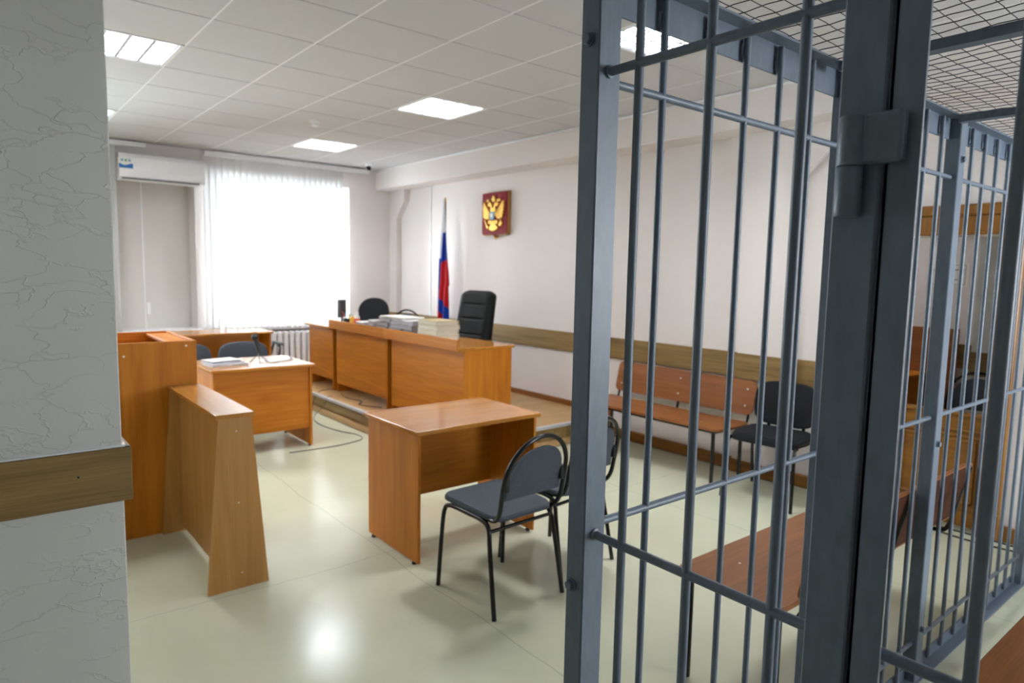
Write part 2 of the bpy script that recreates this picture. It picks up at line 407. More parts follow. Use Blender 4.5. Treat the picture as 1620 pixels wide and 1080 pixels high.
# ------------------------------------------------------------------ windows
def window(n, x0, x1, zt=TZ):
    y = WY+.26; root = MB(); fr = .07
    root.box((x0, y, SZ), (x1, y+.07, SZ+fr), .006); root.box((x0, y, zt-fr), (x1, y+.07, zt), .006)
    root.box((x0, y, SZ), (x0+fr, y+.07, zt), .006); root.box((x1-fr, y, SZ), (x1, y+.07, zt), .006)
    L = x1-x0
    for k in (1/3, 2/3): root.box((x0+L*k-.05, y, SZ), (x0+L*k+.05, y+.07, zt), .006)
    root.box((x0, y, 2.15), (x1, y+.07, 2.24), .006)
    o = struct(root.build('window_%d' % n, 'pvc'))
    g = MB(); g.box((x0+.03, y+.03, SZ+.03), (x1-.03, y+.036, zt-.03), 0); p = g.build('window_pane', 'glass', o)
    g = MB(); g.box((x0-.04, WY-.10, SZ-.035), (x1+.04, y+.01, SZ+.003), .008); g.build('window_sill', 'pvc', o)
    return o
window(1, W0, W1); window(2, V0, V1)
g = MB(); g.box((N0-.02, WY-.07, SZ-.03), (N1+.04, WY+.3, SZ+.004), .006); struct(g.build('trim_10', 'pvc'))

# ------------------------------------------------------------------ opening in the right wall: wooden frame and half-height panelled door
fr = MB(); X0 = WX-.035
fr.box((X0, DY0-.115, 0), (WX+.02, DY0, 2.0), .006); fr.box((X0, 2.10, 0), (WX+.02, 2.18, 2.0), .006)
fr.box((X0, DY0-.12, DZ), (WX+.02, 2.19, 2.00), .006); fr.box((X0-.02, DY0-.20, 2.0), (WX+.02, 2.22, 2.068), .008)
fr.box((X0-.008, DY0-.12, DZ), (X0+.01, 2.18, DZ+.02), .004)
fr.box((X0-.01, DY0-.075, 0), (X0+.01, DY0-.055, 2.0), .004); fr.box((X0-.03, DY0-.125, 0), (X0+.01, DY0+.005, .16), .006)
o = struct(fr.build('door_1', 'doorwoodZ'))
dp = MB(); XD = WX+.0
dp.box((XD, DY0, .02), (XD+.04, 2.10, .75), .004)
dp.box((XD-.02, DY0, .735), (XD+.05, 2.10, .755), .005)
dp.box((XD-.014, DY0, .635), (XD, 2.10, .652), .004); dp.box((XD-.014, DY0, .598), (XD, 2.10, .614), .004)
for a, b in ((DY0+.04, 1.80), (1.84, 2.07)):
    for z0, z1 in ((.17, .57),):
        dp.box((XD-.012, a, z0), (XD, b, z0+.018), .004); dp.box((XD-.012, a, z1), (XD, b, z1+.018), .004)
        dp.box((XD-.012, a, z0), (XD, a+.018, z1), .004); dp.box((XD-.012, b-.018, z0), (XD, b, z1), .004)
dp.build('door_panel', 'doorwoodY', o)
# next room shell
nx = MB(); nx.box((7.0, -.5, 0), (7.1, 4.6, 3.0), 0); struct(nx.build('wall_next_room', 'wall'))
nx = MB(); nx.box((6.55, .5, 0), (7.0, 1.93, 3.0), 0); struct(nx.build('wall_next_room_pier', 'nearwall'))
nx = MB(); nx.box((5.15, -.6, 0), (7.1, -.5, 3.0), 0); struct(nx.build('wall_next_room_front', 'wall'))
nx = MB(); nx.box((5.15, 4.5, 0), (7.1, 4.6, 3.0), 0); struct(nx.build('wall_next_room_back', 'wall'))
nx = MB(); nx.box((5.15, -.5, -.08), (7.1, 4.5, 0), 0); struct(nx.build('floor_next_room', 'lino'))
nx = MB(); nx.box((5.15, -.5, 3.0), (7.1, 4.5, 3.1), 0); struct(nx.build('ceiling_next_room', 'ceil'))
nx = MB(); nx.box((6.975, 1.93, .8), (7.0, 4.5, 1.02), .003); nx.box((6.53, .5, .8), (6.55, 1.93, 1.0), .003); struct(nx.build('trim_11', 'oakY'))

# ================================================================== CEILING LIGHTS
def make_light():
    t = thing('ceiling_light', '', 'light')
    m = MB(); a = .298; d = .10
    m.box((-a, -a, d), (a, a, d+.004), 0)
    for s in (-1, 1):
        m.box((s*a-.003, -a, 0), (s*a+.003, a, d), 0); m.box((-a, s*a-.003, 0), (a, s*a+.003, d), 0)
        m.box((s*(a-.012)-.012, -a, -.004), (s*(a-.012)+.012, a, .002), .001); m.box((-a, s*(a-.012)-.012, -.004), (a, s*(a-.012)+.012, .002), .001)
    m.build('housing', 'white', t)
    m = MB()
    for k in range(5):      # long reflectors between the tubes
        x = -.27+.135*k
        m.prism([(x-.011, 0), (x+.011, 0), (x+.003, .045), (x-.003, .045)], lambda u, v, ww: (u, ww-.272, v), .544)
    for k in range(7):
        y = -.27+.09*k
        m.prism([(y-.011, .001), (y+.011, .001), (y+.002, .042), (y-.002, .042)], lambda u, v, ww: (-.27+ww, u, v), .54)
    m.build('louver', 'louver', t)
    for k in range(4):
        m = MB(); x = -.2025+.135*k; m.tube([(x, -.28, .065), (x, .28, .065)], .012, 8); m.build('tube', 'tube', t)
    return t
M['louver'] = plain('louver_aluminium', (222, 226, 232), .28, .8, .02, 20, 0)
LL = {(3, -3): 'square louvred ceiling light seen between the grey cage bars',
      (3, 1): 'square louvred ceiling light in mid ceiling, left of the cage post',
      (3, 5): 'smallest louvred ceiling light, nearest the vertical blinds beside the smoke detector',
      (-1, 1): 'largest bright ceiling light at the upper left beside the near pier',
      (-1, 5): 'ceiling light of which only a corner shows beside the near pier above the air conditioner'}
l0 = None
for ij in LIGHTS:
    t = make_light() if l0 is None else copy_tree(l0)
    if l0 is None: l0 = t
    t.location = (GX0+.6*ij[0]+.3, GY0+.6*ij[1]+.3, H); t['label'] = LL[ij]; t['group'] = 'square ceiling lights'
    l = bpy.data.lights.new('fluorescent_glow', 'AREA'); l.shape = 'SQUARE'; l.size = .5; l.energy = LAMP_W; l.color = (1.0, .985, .965)
    lo = bpy.data.objects.new('fluorescent_glow', l); C.objects.link(lo); lo.location = (0, 0, .09); lo.parent = t
# next room lamp
t = copy_tree(l0); t.location = (6.0, 3.2, 2.9); t['label'] = 'ceiling light of the next room, beyond the wooden opening'; 
l = bpy.data.lights.new('fluorescent_glow', 'AREA'); l.shape = 'SQUARE'; l.size = .5; l.energy = LAMP_W*.9; l.color = (1, .965, .93)
for ch in list(t.children):
    if ch.type == 'LIGHT': ch.data = l

# smoke detector, ceiling camera
t = thing('smoke_detector', 'white round smoke detector on the ceiling tiles', 'smoke detector', (2.637, 6.257, H))
m = MB(); m.lathe([(.05, 0), (.05, -.015), (.042, -.022)], 24); m.build('base', 'white', t)
m = MB(); m.lathe([(.03, -.022), (.034, -.04), (.026, -.05), (.012, -.052)], 20); m.build('sensor', 'white', t)
t = thing('ceiling_camera', 'small dark dome security camera on the ceiling near the blinds corner', 'camera', (4.235, 8.30, H))
m = MB(); m.lathe([(.045, 0), (.045, -.02), (.03, -.03)], 20); m.build('mount', 'white', t)
m = MB(); m.lathe([(.012, -.028), (.034, -.035), (.036, -.06), (.022, -.08), (.006, -.085)], 20); m.build('lens_dome', 'blackplastic', t)
# ================================================================== BLINDS
def blind(name, label, x0, x1, step, rail0, rail1, width=.085):
    t = thing(name, label, 'blind', (x0, WY-.10, 2.94), 0, None)
    off = (x0, WY-.10, 2.94)
    m = MB(off)
    m.box((rail0, WY-.145, 2.925), (rail1, WY-.055, 2.955), .006); m.box((rail0, WY-.135, 2.905), (rail1, WY-.11, 2.925), .004)
    m.box((rail0, WY-.09, 2.905), (rail1, WY-.07, 2.925), .004)
    m.build('headrail', 'white', t)
    m = MB(off); h = MB(off); x = x0; k = 0
    while x < x1:
        a = -math.radians(24+6*math.sin(k*1.7)+random.uniform(-3, 3)); dx = math.cos(a)*width/2; dy = math.sin(a)*width/2
        n = 5; pts = []
        rings = []
        for z in (2.90, 2.0, .80):
            rg = []
            for i in range(n+1):
                q = -1+2*i/n; bow = .008*(1-q*q)
                rg.append((x+dx*q-bow*math.sin(a), WY-.10+dy*q+bow*math.cos(a), z))
            for i in range(n, -1, -1):
                q = -1+2*i/n; bow = .008*(1-q*q)+.0008
                rg.append((x+dx*q-bow*math.sin(a), WY-.10+dy*q+bow*math.cos(a), z))
            rings.append(rg)
        m.loft(rings)
        h.box((x-.028, WY-.102, .803), (x+.028, WY-.098, .833), .001, rotz=a)
        x += step; k += 1
    m.build('slats', 'slat', t); h.build('bottom_weights', 'white', t)
    return t
blind('vertical_blind', 'long white vertical blind drawn across the big window', 2.305, 4.03, .074, 2.28, 4.44)
blind('vertical_blind', 'gathered white vertical blind beside the near pier, left of the air conditioner', 1.20, 1.335, .022, -1.3, 1.66, .05)
# ================================================================== AIR CONDITIONER
t = thing('air_conditioner', 'white wall air conditioner with blue and green energy sticker above the beige niche', 'air conditioner', (1.80, WY, 2.52))
off = (1.80, WY, 2.52); m = MB(off)
prof = [(0, 0), (-.17, 0), (-.205, .03), (-.215, .09), (-.215, .24), (-.19, .285), (-.16, .295), (0, .295)]
m.prism(prof, lambda u, v, ww: (1.375+ww, WY+u, 2.53+v), .885); m.build('body', 'white', t)
m = MB(off); m.box((1.40, WY-.213, 2.537), (2.20, WY-.14, 2.548), .003); m.build('air_flap', 'dgrey', t)
m = MB(off); m.box((1.36, WY-.218, 2.585), (2.25, WY-.213, 2.588), .001); m.box((1.505, WY-.218, 2.59), (1.508, WY-.214, 2.80), .001); m.build('panel_seam', 'pvc', t)
m = MB(off); yy = WY-.2165
m.box((1.365, yy-.002, 2.645), (1.515, yy, 2.76), .001, mi=0)
wave = [(1.372+.138*i/12, 2.692+.010*math.sin(i*.5+2.2)) for i in range(13)]
m.prism(wave+[(1.51, 2.650), (1.372, 2.650)], lambda u, v, ww: (u, yy-.0022-ww, v), .001, mi=1)
for k, mi in ((0, 3), (1, 2), (2, 3)):
    m.lathe([(.014, 0), (.014, .001)], 14, (1.405+.036*k, yy-.0035, 2.735), mi=mi, axis='Y')
m.build('energy_sticker', ['paper', 'blue', 'green', 'skyblue'], t)
# ================================================================== RADIATOR
t = thing('radiator', 'white ribbed radiator on the window wall below the long blind', 'radiator', (2.9, WY-.1, .1))
off = (2.9, WY-.1, .1)
for k in range(10):
    x = 3.04+.08*k; m = MB(off)
    m.box((x, WY-.145, .20), (x+.062, WY-.06, .76), .012); m.box((x+.02, WY-.15, .22), (x+.042, WY-.14, .74), .004)
    m.build('fin', 'white', t)
m = MB(off); m.tube([(2.8, WY-.10, .235), (3.85, WY-.10, .235)], .013); m.tube([(2.84, WY-.10, .725), (3.80, WY-.10, .725)], .016)
m.tube([(3.80, WY-.10, .725), (3.95, WY-.1, .725), (3.95, WY-.1, .20)], .012); m.build('pipe', 'white', t)
# ================================================================== EMBLEM
EY, EX = 6.335, WX
t = thing('coat_of_arms', 'crimson shield plaque with a gold double-headed eagle on the pale wall', 'emblem', (WX, EY, 2.27))
off = (WX, EY, 2.27)
def epx(x, y):
    yt = 185-50*(x-155)/435; u = (x-155)/435; v = (y-yt)/(935-yt)
    return (EY+.245-.49*u, 2.515-.50*v)
m = MB(off); Z0, Z1 = 2.015, 2.515; a, b = EY-.245, EY+.245; r = .035
shp = [(a, Z1), (b, Z1)]+[(b, Z0+r)]+arc(b-r, Z0+r, r, 0, -PI/2, 4)[1:]+[(EY+.03, Z0), (EY, Z0-.03), (EY-.03, Z0)]+arc(a+r, Z0+r, r, -PI/2, -PI, 4)
m.prism(shp, lambda u, v, ww: (WX-ww, u, v), .045, .02); m.build('gilded_edge', 'giltedge', t)
m = MB(off); k = .965
m.prism([((u-EY)*k+EY, (v-2.27)*k+2.27) for u, v in shp], lambda u, v, ww: (WX-.046-ww, u, v), .008); m.build('plaque', 'red', t)
m = MB(off); m.lathe([(.006, -.02), (.016, -.008), (.016, .004), (.006, .014)], 10, (WX-.03, EY, 1.985)); m.build('pendant', 'gold', t)
G = lambda pts: [epx(x, y) for x, y in pts]
eg = MB(off); fn = lambda u, v, ww: (WX-.052-ww, u, v)
lw = [(215, 340), (240, 395), (270, 450), (300, 500), (312, 560), (308, 640), (270, 660), (225, 640), (190, 610), (205, 585), (190, 560), (203, 540), (186, 510), (202, 490), (186, 460), (202, 440), (188, 412), (205, 395), (195, 370)]
rw = [(525, 310), (500, 350), (470, 405), (440, 455), (420, 510), (405, 570), (420, 635), (470, 650), (515, 625), (530, 590), (520, 570), (542, 545), (530, 520), (550, 490), (535, 468), (553, 440), (538, 418), (552, 390), (535, 370), (548, 340)]
eg.prism(G(lw), fn, .020, .12); eg.prism(G(rw), fn, .020, .12)
for pts in ([(312, 440), (400, 430), (415, 520), (405, 600), (318, 605), (308, 520)],                     # breast
            [(330, 470), (318, 420), (280, 430), (268, 400), (250, 385), (278, 375), (285, 345), (320, 340), (345, 380), (355, 450)],   # left head
            [(360, 450), (372, 380), (398, 345), (430, 335), (445, 360), (478, 370), (450, 390), (440, 420), (402, 420), (392, 465)],   # right head
            [(255, 345), (240, 320), (262, 300), (285, 303), (300, 325), (290, 345)],                      # crowns
            [(425, 335), (415, 310), (440, 285), (465, 282), (492, 300), (482, 328)],
            [(340, 335), (325, 300), (345, 275), (345, 250), (355, 245), (358, 225), (378, 225), (380, 245), (392, 252), (390, 275), (402, 300), (390, 338), (365, 348)],
            [(285, 665), (335, 660), (345, 690), (325, 735), (300, 740), (275, 720)],                     # legs
            [(375, 660), (440, 665), (450, 700), (440, 735), (400, 735), (385, 700)],
            [(325, 670), (400, 670), (410, 740), (450, 790), (440, 830), (400, 860), (365, 872), (325, 855), (288, 830), (290, 790), (320, 740)],   # tail
            [(212, 650), (225, 645), (258, 750), (262, 800), (248, 770)], [(245, 765), (275, 755), (290, 785), (270, 825), (248, 800)],  # sceptre
            [(455, 730), (480, 700), (478, 665), (500, 660), (500, 695), (520, 715), (512, 760), (480, 785), (450, 765)]):   # orb
    eg.prism(G(pts), fn, .017, .18)
for base, tip in (((300, 520), (205, 455)), ((300, 560), (200, 525)), ((300, 600), (205, 590)), ((430, 520), (540, 430)), ((425, 560), (540, 500)), ((425, 600), (530, 570)), ((280, 480), (215, 390)), ((455, 470), (530, 360))):
    p = epx(*base); q = epx(*tip); eg.tube([(WX-.070, *p), (WX-.071, *q)], [.006, .003], 6)
eg.build('eagle', 'gold', t)
m = MB(off); m.prism(G([(318, 525), (390, 515), (390, 640), (352, 665), (318, 645)]), lambda u, v, ww: (WX-.070-ww, u, v), .008, .1); bs = m.build('breast_shield', 'skyblue', t)
m = MB(off); m.prism(G([(332, 560), (352, 540), (375, 555), (380, 600), (360, 625), (335, 610)]), lambda u, v, ww: (WX-.079-ww, u, v), .004, .2); m.build('rider', 'paper', bs)
# ================================================================== FLAG
FX = 4.72; FYc = 7.19
t = thing('flag', 'white, blue and red flag hanging folded on a pole by the wall', 'flag', (FX, FYc, .2))
off = (FX, FYc, .2)
def fpx(x, y):     # crop pixels -> (Y, Z) on the flag's own plane
    yy = 7.19-(x-207)*.00268; zz = 2.46-(y-130)*(2.46-1.02)/(995-130); return yy, zz
cols = {}
WHITE, BLUE, RED = 0, 1, 2
def inside(p, poly):
    x, y = p; c_ = False; n = len(poly)
    for i in range(n):
        x1, y1 = poly[i]; x2, y2 = poly[i-1]
        if (y1 > y) != (y2 > y) and x < (x2-x1)*(y-y1)/(y2-y1)+x1: c_ = not c_
    return c_
def edges(y):
    L = [(110, 202), (250, 197), (400, 192), (570, 176), (750, 165), (920, 155), (1000, 150), (1300, 142)]
    Rr = [(110, 212), (250, 224), (360, 233), (570, 246), (680, 254), (760, 256), (775, 247), (930, 249), (1000, 249), (1300, 250)]
    def ip(T):
        for (a, b), (c2, d) in zip(T, T[1:]):
            if a <= y <= c2: return b+(d-b)*(y-a)/(c2-a)
        return T[-1][1]
    return ip(L), ip(Rr)
def fcol(x, y):
    if inside((x, y), [(150, 915), (160, 915), (205, 1000), (205, 1400), (140, 1400)]): return RED
    if inside((x, y), [(192, 600), (248, 568), (262, 700), (258, 775), (252, 940), (180, 855), (184, 700)]): return RED
    if inside((x, y), [(205, 372), (240, 352), (255, 570), (190, 606), (180, 860), (260, 940), (260, 1400), (205, 1400), (205, 1000), (150, 910), (170, 566), (186, 566)]): return BLUE
    if y > 560 : return BLUE
    return WHITE
t_bm = bmesh.new(); NU, NV = 36, 110; grid = []
for j in range(NV+1):
    y = 112+(1290-112)*j/NV; a, b = edges(y); row = []
    for i in range(NU+1):
        q = i/NU; x = a+(b-a)*q; Y_, Z_ = fpx(x, y)
        dep = .015*math.sin(q*PI)*min(1, (y-100)/500)+.018*math.sin(q*13+y*.004)*min(1, (y-100)/400)
        row.append(t_bm.verts.new((FX-.015-dep, Y_, Z_)))
    grid.append(row)
for j in range(NV):
    for i in range(NU):
        fc = t_bm.faces.new((grid[j][i], grid[j][i+1], grid[j+1][i+1], grid[j+1][i])); fc.smooth = True
        y = 112+(1290-112)*(j+.5)/NV; a, b = edges(y); fc.material_index = fcol(a+(b-a)*(i+.5)/NU, y)
bmesh.ops.translate(t_bm, vec=-Vector(off), verts=t_bm.verts)
me = bpy.data.meshes.new('cloth'); t_bm.to_mesh(me); t_bm.free()
for k_ in ('fwhite', 'fblue', 'fred'): me.materials.append(M[k_])
o = bpy.data.objects.new('cloth', me); C.objects.link(o); o.parent = t
sol = o.modifiers.new('thickness', 'SOLIDIFY'); sol.thickness = .003
m = MB(off); m.tube([(FX, 7.16, .215), (FX+.005, 7.187, 2.45)], .011); m.build('pole', 'doorwoodZ', t)
m = MB(off); m.lathe([(.008, 0), (.014, .012), (.010, .03), (.003, .055)], 10, (FX+.005, 7.188, 2.45)); m.build('finial', 'gold', t)
m = MB(off); m.lathe([(.16, 0), (.16, .02), (.05, .035), (.02, .06), (.02, .10)], 24, (FX, 7.16, .2)); m.build('stand', 'blackplastic', t)

# ================================================================== DESKS
def table(name, label, x0, x1, y0, y1, zb, zt, off, wood_='alder', modesty='front', mod_z=.25, open_='none', top_over=.02, mod_inset=.05, group=None, feet=True, grain='X'):
    """desk with two end panels (perpendicular to X), a modesty board and a top"""
    t = thing(name, label, 'desk', (x0, y0, zb), 0, group); o_ = (x0, y0, zb)
    m = MB(o_); m.box((x0, y0, zt-.024), (x1, y1, zt), .003); m.build('tabletop', 'top'+grain, t)
    e0, e1 = y0+top_over, y1-top_over; fz = zb+(.015 if feet else 0)
    for sx in (x0+top_over, x1-top_over-.018):
        m = MB(o_); m.box((sx, e0, fz), (sx+.018, e1, zt-.024), .002); p = m.build('side_panel', wood_+'Z', t)
        if feet:
            for yy in (e0+.05, e1-.05):
                q = MB(o_); q.lathe([(.014, 0), (.014, .01), (.008, .016)], 10, (sx+.009, yy, zb)); q.build('foot', 'blackplastic', p)
    ym = e0+mod_inset if modesty == 'front' else e1-mod_inset
    m = MB(o_); m.box((x0+top_over+.018, ym-.009, zb+mod_z), (x1-top_over-.018, ym+.009, zt-.024), .002); m.build('modesty_panel', wood_+'X', t)
    return t
table('desk', 'small bare wooden table with two hoop-back chairs drawn up to it', 1.80, 2.67, 2.99, 3.60, 0, .75, None, 'alder', 'back', .23, mod_inset=.13)
table('desk', 'wooden desk with papers and a tripod microphone on top, beside the lectern', 1.50, 2.375, 5.69, 6.41, 0, .75, None, 'alder', 'front', .17, mod_inset=.035)
table('desk', 'tall narrow wooden desk below the window sill behind two grey chair backs', 1.44, 2.68, 7.58, 8.10, 0, .872, None, 'alder', 'back', .3, mod_inset=.12)

# judge's bench: desks on the podium, long axis along Y
def judge_desk(label, y0, y1, crest, mod_z, x0=3.16, x1=3.76, zt=.95, endw='Z'):
    t = thing('judge_desk', label, 'desk', (x0, y0, .2), 0, 'desks in a row on the podium'); o_ = (x0, y0, .2)
    m = MB(o_); m.box((x0, y0, zt-.024), (x1, y1, zt), .003); m.build('tabletop', 'topY', t)
    for yy, xx in ((y0+.051 if endw == 'I' else y0+.004, .058 if endw == 'I' else .055), (y1-.03, .075)):
        m = MB(o_); m.box((x0+xx, yy, .2), (x1-.03, yy+.018, zt-.024), .002); m.build('side_panel', 'alderZ', t)
    m = MB(o_); m.box((x0+.058, y0+(.07 if endw == 'I' else .022), .2+mod_z), (x0+.074, y1-.031, zt-.024), .002); m.build('modesty_panel', 'alderY', t)
    if crest:
        m = MB(o_); m.box((x0-.018, y0, .925), (x0, y1, 1.022), .002); m.build('crest_board', 'alderY', t)
    return t
judge_desk('wooden podium desk nearest the bare table, white folders and the leather chair behind it', 4.585, 5.862, True, .06)
judge_desk('middle wooden podium desk with raised front board, bottles and pen cup on it', 5.866, 7.13, True, .10, endw='I')
judge_desk('lower wooden podium desk without a raised board, nearest the radiator', 7.14, 7.90, False, .12, zt=.935, endw='I')
# ================================================================== LECTERN + BARRIER
t = thing('lectern', 'tall wooden lectern box with a recessed sloping top, against the near pier', 'lectern', (.2, 4.32, 0)); off = (.2, 4.32, 0)
LX0, LX1, LY0, LY1, LZ = .30, 1.062, 4.32, 5.04, 1.15
m = MB(off); m.box((LX0, LY0, 0), (LX1, LY0+.018, LZ), .002); m.build('front_panel', 'alderZ', t)
m = MB(off); m.box((LX1-.018, LY0+.018, 0), (LX1, LY1, LZ), .002); m.build('side_panel', 'alderZ', t)
m = MB(off); m.box((LX0, LY0+.018, 0), (LX0+.018, LY1, LZ), .002); m.build('side_panel', 'alderZ', t)
m = MB(off); m.box((LX0+.018, LY1-.018, .2), (LX1-.018, LY1, LZ), .002); m.build('back_panel', 'alderX', t)
m = MB(off); m.box((LX1-.14, LY0+.10, LZ-.03), (LX1-.018, LY1-.018, LZ-.012), .002); m.build('side_ledge', 'alderY', t)
m = MB(off); m.prism([(LY0+.018, LZ-.03), (LY1-.018, LZ-.10), (LY1-.018, LZ-.118), (LY0+.018, LZ-.048)], lambda u, v, ww: (LX0+.018+ww, u, v), LX1-LX0-.036); m.build('sloping_top', 'alderX', t)
m = MB(off); m.box((LX0+.018, LY0+.018, .35), (LX1-.018, LY1-.02, .368), .001); m.build('shelf', 'alderX', t)
for x, z in ((.676, 1.075), (1.005, 1.12)):
    m = MB(off); m.lathe([(.006, 0), (.006, .0015)], 10, (x, LY0-.001, z), axis='Y'); m.build('screw_cap', 'screw', t)
t = thing('pen', 'white and blue ballpoint pen lying on the lectern top', 'pen', (.66, 4.40, LZ)); off = (.66, 4.40, LZ)
p0 = Vector((.62, 4.385, LZ-.012)); p1 = Vector((.735, 4.50, LZ-.030)); pm_ = p0+(p1-p0)*.82
m = MB(off); m.tube([p0, pm_], .005, 8); m.build('barrel', 'paper', t)
m = MB(off); m.tube([pm_, p1], .0055, 8); m.build('cap', 'blue', t)
t = thing('barrier', 'low wooden barrier with splayed end panels beside the lectern', 'barrier', (1.0, 3.33, 0)); off = (1.0, 3.33, 0)
for y in (3.33, 4.290):
    m = MB(off); m.prism([(.838, 0), (1.132, 0), (1.062, .868), (.905, .868)], lambda u, v, ww: (u, y+ww, v), .018); p = m.build('end_panel', 'beechZ', t)
    if y < 4:
        for x, z in ((.988, .80), (.992, .44), (1.0, .08)):
            q = MB(off); q.lathe([(.0035, 0), (.0035, .0015)], 10, (x, y-.001, z), axis='Y'); q.build('screw_cap', 'screw', p)
m = MB(off); m.box((.95, 3.348, .03), (.966, 4.290, .868), .001); m.build('centre_panel', 'beechZ', t)
m = MB(off); m.box((.893, 3.322, .868), (1.075, 4.312, .888), .002); m.build('top_board', 'beechtopY', t)

# ================================================================== CHAIRS
def hoop_chair():
    t = thing('hoop_back_chair', '', 'chair')
    sp = rrect(-.205, -.20, .205, .225, .06)
    m = MB(); m.prism(sp, lambda u, v, ww: (u*(1-.10*max(0, -v)/.2), v, .449+ww+.008*(v/.2)), .024, .03); m.build('seat', 'greyfabric', t)
    m = MB()
    for s in (-1, 1):
        for fy, ty in ((.215, .16), (-.225, -.13)):
            pass
    def side(s):
        return smoothp([(s*.215, .222, 0), (s*.205, .205, .30), (s*.200, .19, .405), (s*.195, .15, .434), (s*.192, .0, .434), (s*.192, -.10, .430), (s*.198, -.155, .405), (s*.208, -.18, .30), (s*.222, -.235, 0)], 5)
    for s in (-1, 1):
        P = side(s); k = len(P)//2
        a = MB(); a.tube(P[:k+1], .0115, 10); a.build('leg', 'black', t)
        a = MB(); a.tube(P[k:], .0115, 10); a.build('leg', 'black', t)
    for q_ in (((-.2, -.165, .395), (.2, -.165, .395)), ((-.195, .17, .425), (.195, .17, .425))):
        a = MB(); a.tube(q_, .009); a.build('cross_tube', 'black', t)
    P = [(-.175, .05, .440), (-.178, -.10, .440), (-.185, -.185, .452), (-.192, -.225, .50), (-.195, -.243, .58), (-.194, -.256, .645)]
    A = [(-.194*math.cos(PI*k/10), -.256-.05*math.sin(PI*k/10), .645+.205*math.sin(PI*k/10)) for k in range(1, 10)]
    Q = [(-x, y, z) for x, y, z in P[::-1]]
    a = MB(); a.tube(smoothp(P+A+Q, 4), .0115, 10); a.build('back_hoop', 'black', t)
    # half-disc back pad, bowed
    a = MB(); pts = [(-.172, .555), (.172, .555)]+[(.172*math.cos(PI*k/14), .638+.165*math.sin(PI*k/14)) for k in range(0, 15)]
    a.prism(pts, lambda u, v, ww: (u, -.238-.055*max(0, (v-.60))/.2-.02*(1-(u/.172)**2)+ww, v), .022, .05); a.build('backrest', 'greyfabric', t)
    for s in (-1, 1):
        a = MB(); a.box((s*.176-.012, -.262, .60), (s*.176+.012, -.238, .67), .003); a.build('bracket', 'blackplastic', t)
    return t
hc = hoop_chair(); hc.location = (2.022, 2.56, 0); hc.rotation_euler.z = math.radians(2.2)
hc['label'] = 'grey chair with black hoop back drawn up to the bare table, clear of the cage'; hc['group'] = 'hoop-back chairs'
def put(src, x, y, rz, label, z=0, group=None):
    c_ = copy_tree(src); c_.location = (x, y, z); c_.rotation_euler.z = math.radians(rz); c_['label'] = label
    if group: c_['group'] = group
    return c_
put(hc, 2.50, 2.66, 7, 'grey chair with black hoop back partly hidden by the front cage post')
put(hc, 4.60, 7.66, 176, 'grey hoop-back chair on the podium against the wall, behind the folders', z=.2)
put(hc, 6.05, 1.75, 100, 'hoop-back chair beyond the wooden opening, by the pale pier')
def pad(cx, w, h, zc, y0, th, bow=.03, lean=.0, n=28, e=.55):
    """cushioned back: superellipse outline lofted through its thickness"""
    def out(k, s): 
        a = 2*PI*k/n; c_, s2 = math.cos(a), math.sin(a)
        return (cx+s*w/2*math.copysign(abs(c_)**e, c_), zc+s*h/2*math.copysign(abs(s2)**e, s2))
    rings = []
    for d, s in ((0, .90), (.15, .98), (.5, 1.0), (.85, .98), (1.0, .90)):
        rings.append([(lambda u, v: (u, y0-th*d-lean*(v-zc)-bow*((u-cx)/(w/2))**2*-1, v))(*out(k, s)) for k in range(n)])
    return rings
def visitor_chair():
    t = thing('visitor_chair', '', 'chair')
    a = MB(); sp = rrect(-.235, -.21, .235, .215, .09, 6)
    a.prism(sp, lambda u, v, ww: (u, v, .425+ww), .06, .06); a.build('seat', 'blackfabric', t)
    a = MB(); a.loft(pad(0, .47, .33, .655, -.20, .05, .025, .12)); a.build('backrest', 'blackfabric', t)
    for s in (-1, 1):
        a = MB(); a.tube(smoothp([(s*.255, .235, 0), (s*.245, .205, .30), (s*.24, .19, .41), (s*.235, .14, .435), (s*.235, 0, .43)], 5), .012); a.build('leg', 'black', t)
        a = MB(); a.tube(smoothp([(s*.255, -.27, 0), (s*.245, -.22, .25), (s*.24, -.20, .40), (s*.235, -.15, .43), (s*.235, 0, .43)], 5), .012); a.build('leg', 'black', t)
    for y_ in (.12, -.14):
        a = MB(); a.tube([(-.235, y_, .42), (.235, y_, .42)], .011); a.build('cross_tube', 'black', t)
    for s in (-1, 1):
        a = MB(); a.box((s*.13-.012, -.235, .40), (s*.13+.012, -.22, .60), .004); a.build('back_support', 'black', t)
    return t
vc = visitor_chair(); vc.location = (4.47, 2.50, 0); vc.rotation_euler.z = math.radians(96)
vc['label'] = 'black padded chair at the end of the wall bench, seen through the cage bars'; vc['group'] = 'black padded chairs'
put(vc, 5.85, 2.55, 20, 'dark padded chair with grey seat beyond the wooden opening, beside the brown desk')
